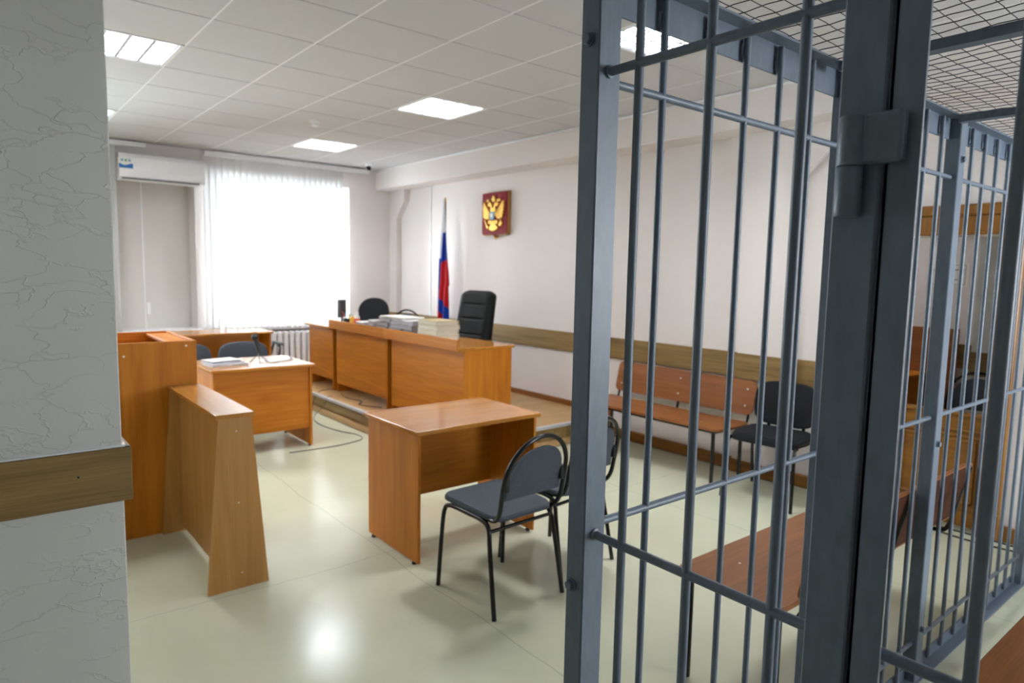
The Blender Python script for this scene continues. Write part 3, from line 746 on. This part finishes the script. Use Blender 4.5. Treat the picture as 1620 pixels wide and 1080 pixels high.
def office_chair(mat, w, top, arms=True, seat_z=.46, e=.55):
    t = thing('office_chair', '', 'chair'); bh = .42
    a = MB(); a.prism(rrect(-.24, -.22, .24, .24, .1, 6), lambda u, v, ww: (u, v, seat_z-.03+ww), .07, .07); a.build('seat', mat, t)
    a = MB(); a.loft(pad(0, w, bh, top-bh/2, -.23, .06, .035, .08, 28, e)); a.build('backrest', mat, t)
    a = MB(); a.box((-.03, -.30, seat_z-.04), (.03, -.285, top-.2), .005); a.box((-.03, -.30, seat_z-.05), (.03, -.05, seat_z-.035), .004); a.build('back_support', 'blackplastic', t)
    a = MB(); a.lathe([(.028, .07), (.028, seat_z-.03)], 14); a.build('column', 'blackplastic', t)
    a = MB()
    for k in range(5):
        an = 2*PI*k/5+.3; a.tube([(0, 0, .09), (.27*math.cos(an), .27*math.sin(an), .065)], [.024, .014], 8)
    b_ = a.build('star_base', 'blackplastic', t)
    for k in range(5):
        an = 2*PI*k/5+.3; a = MB(); a.lathe([(.025, -.012), (.025, .012)], 12, (.27*math.cos(an), .27*math.sin(an), .026), axis='X'); a.build('castor', 'blackplastic', b_)
    if arms:
        for s in (-1, 1):
            a = MB(); a.tube(smoothp([(s*.26, .08, seat_z), (s*.285, .08, seat_z+.17), (s*.285, -.12, seat_z+.2), (s*.26, -.2, seat_z+.02)], 5), .014); a.box((s*.285-.025, -.15, seat_z+.195), (s*.285+.025, .16, seat_z+.225), .01); a.build('armrest', 'dgrey', t)
    return t
oc = office_chair('greyfabric', .50, .83, False); oc.location = (2.17, 6.78, 0); oc.rotation_euler.z = PI
oc['label'] = 'grey fabric office chair behind the microphone desk'; oc['group'] = 'grey office chairs behind the desk'
put(oc, 1.60, 6.80, 176, 'grey fabric office chair mostly hidden behind the lectern')
# armrest that shows right of the tall desk
oc2 = office_chair('blackfabric', .46, .80, True, .44); oc2.location = (2.71, 8.33, 0); oc2.rotation_euler.z = math.radians(180)
oc2['label'] = 'black armchair tucked behind the tall desk below the window, only an armrest showing'
oj = office_chair('blackfabric', .43, 1.01, False, .46, .85); oj.location = (4.05, 7.98, .2); oj.rotation_euler.z = math.radians(132)
oj['label'] = 'black fabric office chair with rounded back on the podium, behind the bottles'
# judge's leather chair
t = thing('leather_armchair', 'high-backed black leather executive chair behind the nearest podium desk', 'chair', (4.06, 5.95, .2), math.radians(98))
a = MB(); a.prism(rrect(-.26, -.25, .26, .26, .08, 6), lambda u, v, ww: (u, v, .40+ww), .12, .06); a.build('seat', 'leather', t)
rings = []; N = 80
for i in range(N+1):
    q = i/N; z = .50+.68*q; wd = .27*(1-.10*q)
    if q > .9: wd *= math.sqrt(max(.05, 1-((q-.9)/.1)**2*.6))
    if q < .05: wd *= .8+4*q
    groove = sum(math.exp(-((q-g_)/.013)**2) for g_ in (.30, .55, .78))
    th = (.085-.015*q)*(1 if q < .93 else math.sqrt(max(.1, 1-((q-.93)/.07)**2*.9)))
    y0 = -.22-.13*q; rg = []
    for k in range(24):
        an = 2*PI*k/24; cx_, sy = math.cos(an), math.sin(an)
        ux = wd*math.copysign(abs(cx_)**.7, cx_); uy = th*math.copysign(abs(sy)**.6, sy)
        if sy > 0: uy *= 1+.35*math.exp(-((abs(ux)/wd-.86)/.14)**2)-.22*groove*math.exp(-(abs(ux)/wd/.62)**4)
        rg.append((ux, y0+uy, z))
    rings.append(rg)
a = MB(); a.loft(rings); a.build('backrest', 'leather', t)
for s in (-1, 1):
    a = MB(); a.tube(smoothp([(s*.28, .15, .42), (s*.31, .17, .60), (s*.31, 0, .64), (s*.30, -.2, .60)], 5), .022); a.build('armrest', 'blackplastic', t)
a = MB(); a.lathe([(.03, .07), (.03, .40)], 14); a.build('column', 'blackplastic', t)
a = MB()
for k in range(5):
    an = 2*PI*k/5; a.tube([(0, 0, .09), (.31*math.cos(an), .31*math.sin(an), .05)], [.03, .018], 8)
a.build('star_base', 'blackplastic', t)

# ================================================================== BENCHES
def bench(label, loc, rz, cat='bench'):
    """seat along +X from the origin, back at -Y; length 1.5"""
    t = thing('bench', label, cat, loc, rz, 'wooden benches with black steel legs'); L = 1.5
    a = MB(); a.prism(rrect(0, 0, L, .44, .07, 5), lambda u, v, ww: (u, v, .436+ww), .020, 0); a.build('seat', 'benchX', t)
    a = MB(); pts = rrect(.03, .0, L-.03, .27, .05, 5)
    lean = .22
    a.prism(pts, lambda u, v, ww: (u, -.045-v*lean-ww, .50+v), .018); a.build('backrest', 'benchX', t)
    a = MB(); a.prism(rrect(.04, .01, L-.04, .26, .045, 5), lambda u, v, ww: (u, -.0635-v*lean-ww, .50+v), .002); a.build('rear_sheet', 'darkwood', t)  # thin sheet added over the back, darker than the backrest itself
    for x in (.1, L/2, L-.1):
        for v in (.07, .20):
            q = MB(); q.lathe([(.007, 0), (.007, .004)], 10, (x, -.043-v*lean, .50+v), axis='Y'); q.build('screw_cap', 'screw', t)
    for x, y in ((.25, .30), (1.25, .30)):
        q = MB(); q.lathe([(.005, 0), (.005, .0012)], 10, (x, y, .456)); q.build('screw_cap', 'screw', t)
    for x in (.07, L-.07):
        for y in (.40, .03):
            a = MB(); a.tube([(x, y, 0), (x, y, .43)], .0145, 12); a.build('leg', 'black', t)
        a = MB(); a.box((x-.0125, .015, .411), (x+.0125, .415, .436), .002)
        a.tube(smoothp([(x, .10, .425), (x, -.02, .42), (x, -.058, .47), (x, -.085, .60), (x, -.118, .75)], 4), .010); a.build('bracket', 'black', t)
    a = MB(); a.tube(smoothp([(L/2, .25, .43), (L/2, -.02, .42), (L/2, -.058, .47), (L/2, -.085, .60), (L/2, -.118, .75)], 4), .010); a.build('bracket', 'black', t)
    a = MB(); a.box((.07, .385, .411), (L-.07, .41, .434), .002); a.build('rail', 'black', t)
    return t
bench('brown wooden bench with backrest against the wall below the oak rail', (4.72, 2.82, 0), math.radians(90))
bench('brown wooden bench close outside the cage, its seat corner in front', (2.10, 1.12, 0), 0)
# plank seat inside the cage
t = thing('cage_bench', 'orange-brown plank seat inside the cage at the lower right corner', 'bench', (2.0, .3, 0)); off = (2.0, .3, 0)
a = MB(off); a.box((1.75, .14, .42), (4.6, .595, .45), .004); a.build('seat', 'cagewood', t)
for x in (1.9, 3.2, 4.45):
    for y in (.20, .53):
        a = MB(off); a.box((x-.02, y-.02, 0), (x+.02, y+.02, .42), .003); a.build('leg', 'steel', t)

# ================================================================== CAGE
CG = thing('detention_cage', 'grey painted steel courtroom cage with barred walls and wire mesh roof', 'cage', (.985, .955, 0)); off = (.985, .955, 0)
XA, YB, ZT = .985, .955, 2.18
YF = -.75; XR = 4.62
def post(x0, y0, x1, y1, zt=2.195, name='post'):
    a = MB(off); a.box((x0, y0, .0), (x1, y1, zt), .003); return a.build(name, 'steel', CG)
pL = post(.955, .930, 1.017, .980, name='corner_post')
def bolt(par, x, y, z, ax):
    a = MB(off); hexa = [(.0115*math.cos(k*PI/3+.3), .0115*math.sin(k*PI/3+.3)) for k in range(6)]
    if ax == 'X':
        a.lathe([(.014, 0), (.014, -.0025)], 18, (x, y, z), axis='X'); a.prism(hexa, lambda u, v, ww: (x-.002-ww, y+u, z+v), .009, .12)
    else:
        a.lathe([(.014, 0), (.014, -.0025)], 18, (x, y, z), axis='Y'); a.prism(hexa, lambda u, v, ww: (x+u, y-.002-ww, z+v), .009, .12)
    a.build('bolt', 'steel', par)
bolt(pL, .955, .957, 2.045, 'X'); bolt(pL, .955, .962, .950, 'X')
# barred side beside the courtroom (plane B)
def rod(p0, p1, r, name, par, seg=12):
    a = MB(off); a.tube([p0, p1], r, seg)
    return a.build(name, 'steel', par)
def weld(a, x, y, z, r=.010):
    a.lathe([(r*.4, -r), (r, -r*.3), (r, r*.3), (r*.4, r)], 8, (x, y, z))
posts = [2.00, 2.875, 4.28]
for x in posts:
    p = post(x-.03, .930, x+.03, .980); bolt(p, x, .930, .97, 'Y'); bolt(p, x, .930, .22, 'Y'); bolt(p, x, .930, 2.04, 'Y')
xs = [1.177, 1.342, 1.486, 1.639, 1.800, 2.10, 2.20, 2.335, 2.455, 2.59, 2.735, 3.045, 3.19, 3.34, 3.49, 3.635, 3.775, 3.91, 4.05, 4.18, 4.40, 4.51]
for x in xs: rod((x, YB, .03), (x, YB, 2.178), .0082, 'bar', CG)
spans = [(1.015, 1.97), (2.03, 2.847), (2.903, 4.252), (4.308, XR)]
for z in (1.975, 1.072, .16):
    for a_, b_ in spans: rod((a_, YB, z), (b_, YB, z), .0085, 'cross_rail', CG)
a = MB(off); a.box((1.0, .966, 2.112), (XR, .971, 2.192), .001); a.box((1.0, .925, 2.186), (XR, .971, 2.192), .001)
for x in xs: a.lathe([(.002, -.016), (.004, -.008), (.004, .008), (.002, .016)], 8, (x-.009, .963, 2.135))
a.build('top_beam', 'steel', CG)
a = MB(off); a.box((1.0, .965, 0), (XR, .971, .055), .001); a.box((1.0, .92, 0), (XR, .971, .006), .001); a.build('base_channel', 'steel', CG)
# front (plane A)
hp = post(.955, .404, 1.017, .466, name='hinge_post')
ysA = [.855, .7, .535]
for y in ysA: rod((XA, y, .03), (XA, y, 2.19), .0085, 'bar', CG)
for z in (1.985, 1.062, .16): rod((XA, .466, z), (XA, .932, z), .0088, 'cross_rail', CG)
a = MB(off)
for z in (1.985, 1.062): a.lathe([(.004, -.008), (.013, -.004), (.012, .003), (.008, .008)], 10, (XA, .930, z), axis='Y')
a.build('weld', 'steel', CG)
a = MB(off); a.box((.96, .466, 2.15), (1.01, .93, 2.192), .002); a.box((.96, YF, 2.15), (1.01, .404, 2.192), .002); a.build('top_beam', 'steel', CG)
a = MB(off); a.box((.955, .466, 0), (1.005, .93, .05), .002); a.build('base_channel', 'steel', CG)
post(.955, YF, 1.017, YF+.06, name='corner_post')
fp = post(.955, -.43, 1.017, -.37)
for y in (-.54, -.64): rod((XA, y, .03), (XA, y, 2.16), .0085, 'bar', CG)
for z in (1.985, 1.062, .16): rod((XA, YF+.06, z), (XA, -.43, z), .0088, 'cross_rail', CG)
# barred gate hung on the hinge post
a = MB(off); a.box((.955, .357, .06), (.9605, .399, 2.14), .0006); a.box((.955, .3935, .06), (.997, .399, 2.14), .0006)
gate = a.build('gate', 'steel', CG)
a = MB(off); a.box((.955, -.366, .06), (.9605, -.324, 2.14), .0006); a.build('gate_stile', 'steel', gate)
a = MB(off)
for z in (.06, 2.10): a.box((.955, -.366, z), (.9605, .399, z+.04), .0006)
a.build('gate_frame', 'steel', gate)
for y in (.258, .110, -.04, -.19): rod((XA, y, .07), (XA, y, 2.13), .0088, 'bar', gate)
for z in (1.985, 1.070, .16): rod((XA, -.34, z), (XA, .38, z), .0088, 'cross_rail', gate)
# hinges
def hinge(zc):
    a = MB(off); yb = .437; xb = .938
    a.lathe([(.0155, -.066), (.0170, -.062), (.0170, -.001), (.0162, 0)], 24, (xb, yb, zc)); a.lathe([(.0162, .0015), (.0170, .003), (.0170, .062), (.0150, .067)], 24, (xb, yb, zc))
    a.build('hinge_barrel', 'steel', CG)
    a = MB(off); a.box((.935, .372, zc+.002), (.9555, .420, zc+.068), .004); a.box((.9345, .415, zc+.004), (.9465, .425, zc+.066), .003)
    a.build('hinge_plate', 'steel', gate)
hinge(1.748); hinge(.45)
# rear and right side of the cage
post(XR-.03, .93, XR+.03, .98, name='corner_post'); post(XR-.03, YF, XR+.03, YF+.06, name='corner_post')
a = MB(off); a.box((1.0, YF, 2.15), (XR, YF+.05, 2.192), .002); a.build('top_beam', 'steel', CG)
a = MB(off); a.box((XR-.025, YF, 2.15), (XR+.025, .93, 2.192), .002); a.build('top_beam', 'steel', CG)
for x in (1.90, 2.81, 3.72):
    a = MB(off); a.box((x-.02, YF, 2.160), (x+.02, .925, 2.186), .001); a.build('roof_beam', 'steel', CG)
# woven wire roof
a = MB(off); sp_ = .05; x = 1.02
def wv(p, n_, amp): return p
while x < XR:
    P = [(x+.003*math.sin(y_*9+x*3), y_, 2.1965+.0016*math.cos((y_/sp_+x/sp_)*PI)+.008*math.sin(x*4)*math.sin(y_*5)) for y_ in [YF+.02+(.95-YF)*k/34 for k in range(35)]]
    a.tube(P, .0013, 4, smooth=False); x += sp_
y = YF+.03
while y < .965:
    P = [(x_, y+.003*math.sin(x_*7), 2.1965-.0016*math.cos((y/sp_+x_/sp_)*PI)+.008*math.sin(x_*4)*math.sin(y*5)) for x_ in [1.0+(XR-1.0)*k/72 for k in range(73)]]
    a.tube(P, .0013, 4, smooth=False); y += sp_
a.build('wire_mesh', 'wire', CG)

# ================================================================== SMALL THINGS ON THE DESKS
ORD = ['bottom', 'second from the bottom', 'third from the bottom', 'fourth from the bottom', 'fifth from the bottom', 'sixth from the bottom']
def folder(x, y, z, L, Wd, h, rz, mat_c, mat_p, label, group, sag=.0, zrot=0):
    t = thing('case_folder', label, 'folder', (x, y, z), rz, group)
    a = MB(); n = 8; rows = []
    for i in range(n+1):
        q = -1+2*i/n; zz = -sag*(q*q)*1.0+sag
        rows.append([(-Wd/2, q*L/2, zz*0+.001), (Wd/2, q*L/2, .001), (Wd/2, q*L/2, h-.0005-sag*(1-q*q)), (-Wd/2, q*L/2, h-.0005-sag*(1-q*q))])
    a.loft([[(p[0]*.95, p[1]*.96, p[2]) for p in r] for r in rows], smooth=False); a.build('pages', mat_p, t)
    a = MB(); th = .0018
    for top in (0, 1):
        rows = []
        for i in range(n+1):
            q = -1+2*i/n; z0 = (h-sag*(1-q*q)) if top else 0
            rows.append([(-Wd/2, q*L/2, z0), (Wd/2, q*L/2, z0), (Wd/2, q*L/2, z0+th), (-Wd/2, q*L/2, z0+th)])
        a.loft(rows, smooth=False)
    a.box((Wd/2, -L/2, 0), (Wd/2+.002, L/2, h-.6*sag), 0)
    a.build('cover', mat_c, t)
    return t
stacks = [(3.40, 6.56, 2, .040, 'low stack nearest the bottles'), (3.38, 6.27, 3, .038, 'stack behind the front board joint'),
          (3.36, 5.99, 4, .040, 'tall stack left of the lime note'), (3.34, 5.72, 4, .040, 'stack bearing the lime note'),
          (3.33, 5.47, 4, .041, 'stack beside the white folders')]
for si, (x, y, n, h, nm) in enumerate(stacks):
    z = .9505
    for k in range(n):
        folder(x+random.uniform(-.018, .018), y+random.uniform(-.012, .012), z, .215, .30, h, random.uniform(-.08, .08), 'foldercover', 'greypaper', 'grey case folder, %s in the %s' % (ORD[k], nm), 'grey case folders on the podium desks', sag=.010 if k else .005)
        z += h+.002
z = .9505
for k in range(5):
    top = k == 4
    folder(3.30+random.uniform(-.01, .01), 5.12+random.uniform(-.014, .014), z, .32, .24, .037, random.uniform(-.04, .04), 'tanpaper' if top else 'paper', 'cream', ('tan case folder on top of the white stack' if top else 'white case folder, %s in the stack before the leather chair' % ORD[k]), 'white case folders on the podium desk')
    z += .0400
def sheet(name, label, cat, x, y, z, a_, b_, rz, mat='paper', h=.0012, group=None):
    m = MB((x, y, z)); m.box((x-a_/2, y-b_/2, z), (x+a_/2, y+b_/2, z+h), 0 if h < .003 else .001, rotz=rz); o_ = m.build(name, mat); tag(o_, label, cat, group); return o_
t = sheet('paper_sheaf', 'white sheaf of paper laid across the tall grey folder stacks', 'paper', 3.35, 5.86, .9505+4*.0420+.003, .24, .44, .05, h=.012)
sticky = MB((3.20, 5.735, .99)); sticky.box((3.172, 5.72, .985), (3.176, 5.77, .998), 0); 
o_ = sticky.build('sticky_note', 'lime'); tag(o_, 'lime green sticky note poking from the grey folders', 'sticky note')
sticky = MB((3.19, 5.44, .96)); sticky.box((3.13+.05, 5.38, .952), (3.21, 5.50, .968), .002); o_ = sticky.build('sticky_pad', 'yellow'); o_.location.x -= .03; tag(o_, 'orange-yellow sticky pad in front of the grey folders', 'sticky note')
sticky = MB((3.2, 6.45, .952)); sticky.lathe([(.02, 0), (.024, .03)], 14, (3.22, 6.42, .9505)); o_ = sticky.build('tape_roll', 'copper'); tag(o_, 'small peach-coloured tape roll before the first folder stack', 'tape roll')
# pen cup
t = thing('pen_cup', 'black pen cup with coloured pens at the window end of the podium desk', 'pen cup', (3.33, 7.06, .95)); off = (3.33, 7.06, .95)
a = MB(off); a.lathe([(.036, 0), (.040, .085), (.036, .085), (.033, .01)], 18, off); a.build('cup', 'blackplastic', t)
for k, (dx, dy, tx, ty, mt) in enumerate([(.01, .01, .0, .05, 'pink'), (-.01, .015, .01, .035, 'skyblue'), (0, -.01, -.02, .005, 'blue'), (.012, -.015, 0, -.03, 'yellow'), (-.014, -.01, .02, -.05, 'lime'), (.0, .02, -.01, .075, 'orange'), (.01, 0, .02, .02, 'ink')]):
    a = MB(off); a.tube([(3.33+dx, 7.06+dy, .955), (3.33+dx+tx, 7.06+dy+ty, 1.085+.01*(k % 3))], .0042, 6); o_ = a.build('pen', mt); o_.location = off
    tag(o_, 'pen standing in the black pen cup, its %s end showing' % {'pink': 'pink', 'skyblue': 'pale blue', 'blue': 'dark blue', 'yellow': 'amber', 'lime': 'lime', 'orange': 'orange', 'ink': 'grey'}[mt], 'pen', 'pens in the black cup')
t = thing('bottle', 'amber bottle with a white cap beside the pen cup', 'bottle', (3.34, 6.93, .95)); off = (3.34, 6.93, .95)
a = MB(off); a.lathe([(.033, 0), (.036, .01), (.036, .09), (.02, .11), (.012, .118)], 20, off); a.build('body', 'yellow', t)
a = MB(off); a.lathe([(.014, .116), (.014, .138)], 16, off); a.build('cap', 'paper', t)
t = thing('bottle', 'white bottle with a red-orange label between the amber bottle and the folders', 'bottle', (3.34, 6.83, .95)); off = (3.34, 6.83, .95)
a = MB(off); a.lathe([(.030, 0), (.033, .01), (.033, .11), (.02, .13), (.015, .138)], 20, off); a.build('body', 'paper', t)
a = MB(off); a.lathe([(.0345, .045), (.0345, .098)], 20, off); a.build('bottle_label', 'orange', t)
a = MB(off); a.lathe([(.018, .136), (.018, .165)], 16, off); a.build('cap', 'white', t)
t = thing('cup', 'small white plastic cup in front of the red-labelled bottle', 'cup', (3.24, 6.80, .95)); off = (3.24, 6.80, .95)
a = MB(off); a.lathe([(.018, 0), (.024, .05), (.022, .05), (.017, .003)], 16, off); a.build('cup_body', 'white', t)
# monitor on the lower podium desk
t = thing('monitor', 'dark grey monitor seen almost edge-on before the window, left of the black chair', 'monitor', (3.53, 7.62, .935), math.radians(44))
a = MB(); a.box((-.10, -.02, .07), (.10, .02, .285), .006); a.build('screen_case', 'dgrey', t)
a = MB(); a.box((-.09, -.022, .08), (.09, -.0195, .275), .001); a.build('screen', 'blackplastic', t)
a = MB(); a.box((-.015, -.01, .01), (.015, .01, .08), .003); a.lathe([(.06, 0), (.06, .008), (.02, .014)], 20); a.build('stand', 'dgrey', t)
# microphone on a small tripod
mx, my = 1.965, 5.93
t = thing('microphone', 'black microphone on a small folding tripod on the desk beside the lectern', 'microphone', (mx, my, .752)); off = (mx, my, .75)
a = MB(off)
for an in (.3, 2.4, 4.5): a.tube([(mx, my, .835), (mx+.085*math.cos(an), my+.085*math.sin(an), .755)], .004, 6)
a.build('tripod', 'blackplastic', t)
a = MB(off); a.tube([(mx+.012, my, .83), (mx-.002, my+.01, .885), (mx-.018, my+.02, .955)], [.013, .016, .020], 12); a.build('handle', 'black', t)
a = MB(off); a.lathe([(.014, -.024), (.028, -.012), (.031, .006), (.021, .026), (.008, .032)], 16, (mx-.024, my+.022, .978)); a.build('mesh_head', 'blackplastic', t)
a = MB(off); a.tube(smoothp([(mx+.012, my, .825), (mx+.06, my+.03, .80), (mx+.09, my-.02, .756), (mx+.2, my+.02, .754), (mx+.33, my+.10, .754), (mx+.39, my+.3, .754)], 6), .003, 6); a.build('cord', 'ink', t)
# papers on that desk
folder(1.70, 6.0, .7505, .22, .31, .016, .12, 'greypaper', 'paper', 'grey flat folder under the papers on the microphone desk', 'papers on the microphone desk')
folder(1.69, 6.07, .7705, .20, .26, .018, .2, 'paper', 'greypaper', 'white booklet lying on the grey folder of the microphone desk', 'papers on the microphone desk')
sheet('paper_sheet', 'white sheet of paper lying right of the tripod microphone', 'paper', 2.16, 6.10, .7505, .30, .21, .25)
sheet('paper_sheet', 'white sheet of paper at the near edge of the microphone desk', 'paper', 1.95, 5.79, .7505, .21, .15, -.1)
# notice sheet and brown desk in the next room
t = thing('wall_notice', 'framed white notice sheet taped to the pink wall beyond the opening', 'notice', (6.998, 2.29, 1.64))
a = MB((6.998, 2.29, 1.64)); a.box((6.994, 2.135, 1.535), (6.999, 2.445, 1.750), 0); a.build('sheet', 'paper', t)
a = MB((6.998, 2.29, 1.64))
for b0, b1 in (((2.155, 1.553), (2.425, 1.557)), ((2.155, 1.728), (2.425, 1.732)), ((2.155, 1.553), (2.159, 1.732)), ((2.421, 1.553), (2.425, 1.732)), ((2.17, 1.683), (2.41, 1.692)), ((2.19, 1.595), (2.39, 1.602))):
    a.box((6.9925, b0[0], b0[1]), (6.9942, b1[0], b1[1]), 0)
a.build('printed_lines', 'ink', t)
t = thing('cupboard_desk', 'reddish brown desk with a high back panel beyond the wooden opening', 'desk', (6.4, 3.0, 0)); off = (6.4, 3.0, 0)
a = MB(off); a.box((6.88, 2.13, 0), (6.90, 3.6, 1.16), .003); a.build('back_panel', 'benchY', t)
a = MB(off); a.box((6.35, 2.35, .72), (6.88, 3.6, .745), .003); a.build('desktop', 'alderY', t)
a = MB(off); a.box((6.37, 2.40, 0), (6.86, 2.42, .72), .003); a.build('side_panel', 'alderZ', t)
a = MB(off); a.box((6.37, 2.78, .05), (6.86, 3.2, .72), .003); a.build('drawer_box', 'alderZ', t)

# ================================================================== CABLES
def cable(name, label, pts, r=.004, mat='blackplastic'):
    a = MB(pts[0]); a.tube(smoothp(pts, 8), r, 6); o_ = a.build(name, mat); tag(o_, label, 'cable'); return o_
cable('cable', 'thin grey cable looping over the floor before the podium step', [(2.10, 5.60, .005), (2.40, 5.58, .005), (2.62, 5.60, .005), (2.82, 5.68, .005), (2.86, 5.86, .005), (2.78, 6.1, .005), (2.74, 6.45, .005), (2.80, 6.75, .02), (2.93, 6.80, .12), (2.99, 6.82, .209), (3.05, 6.84, .207)], .0035, 'ink')
cable('cable', 'dark cable hanging over the podium step below the lower desk', [(3.25, 7.25, .206), (3.05, 7.18, .208), (2.94, 7.10, .12), (2.88, 7.02, .02), (2.80, 7.1, .006), (2.72, 7.35, .006), (2.5, 7.5, .006)], .0035)
cable('cable', 'dark cable lying on the podium boards under the middle desk', [(3.2, 6.95, .206), (3.14, 6.7, .206), (3.18, 6.4, .206), (3.08, 6.25, .206), (3.2, 6.0, .206)], .004)
cable('cable', 'black cable along the skirting behind the cage bars', [(4.70, 2.1, .006), (4.76, 1.7, .006), (4.72, 1.3, .006), (4.77, .9, .006), (4.75, .4, .006)], .005)
cable('cable', 'second black cable hugging the skirting behind the cage bars', [(4.83, 2.1, .006), (4.815, 1.75, .006), (4.84, 1.4, .006), (4.83, 1.0, .006), (4.84, .5, .006)], .005)
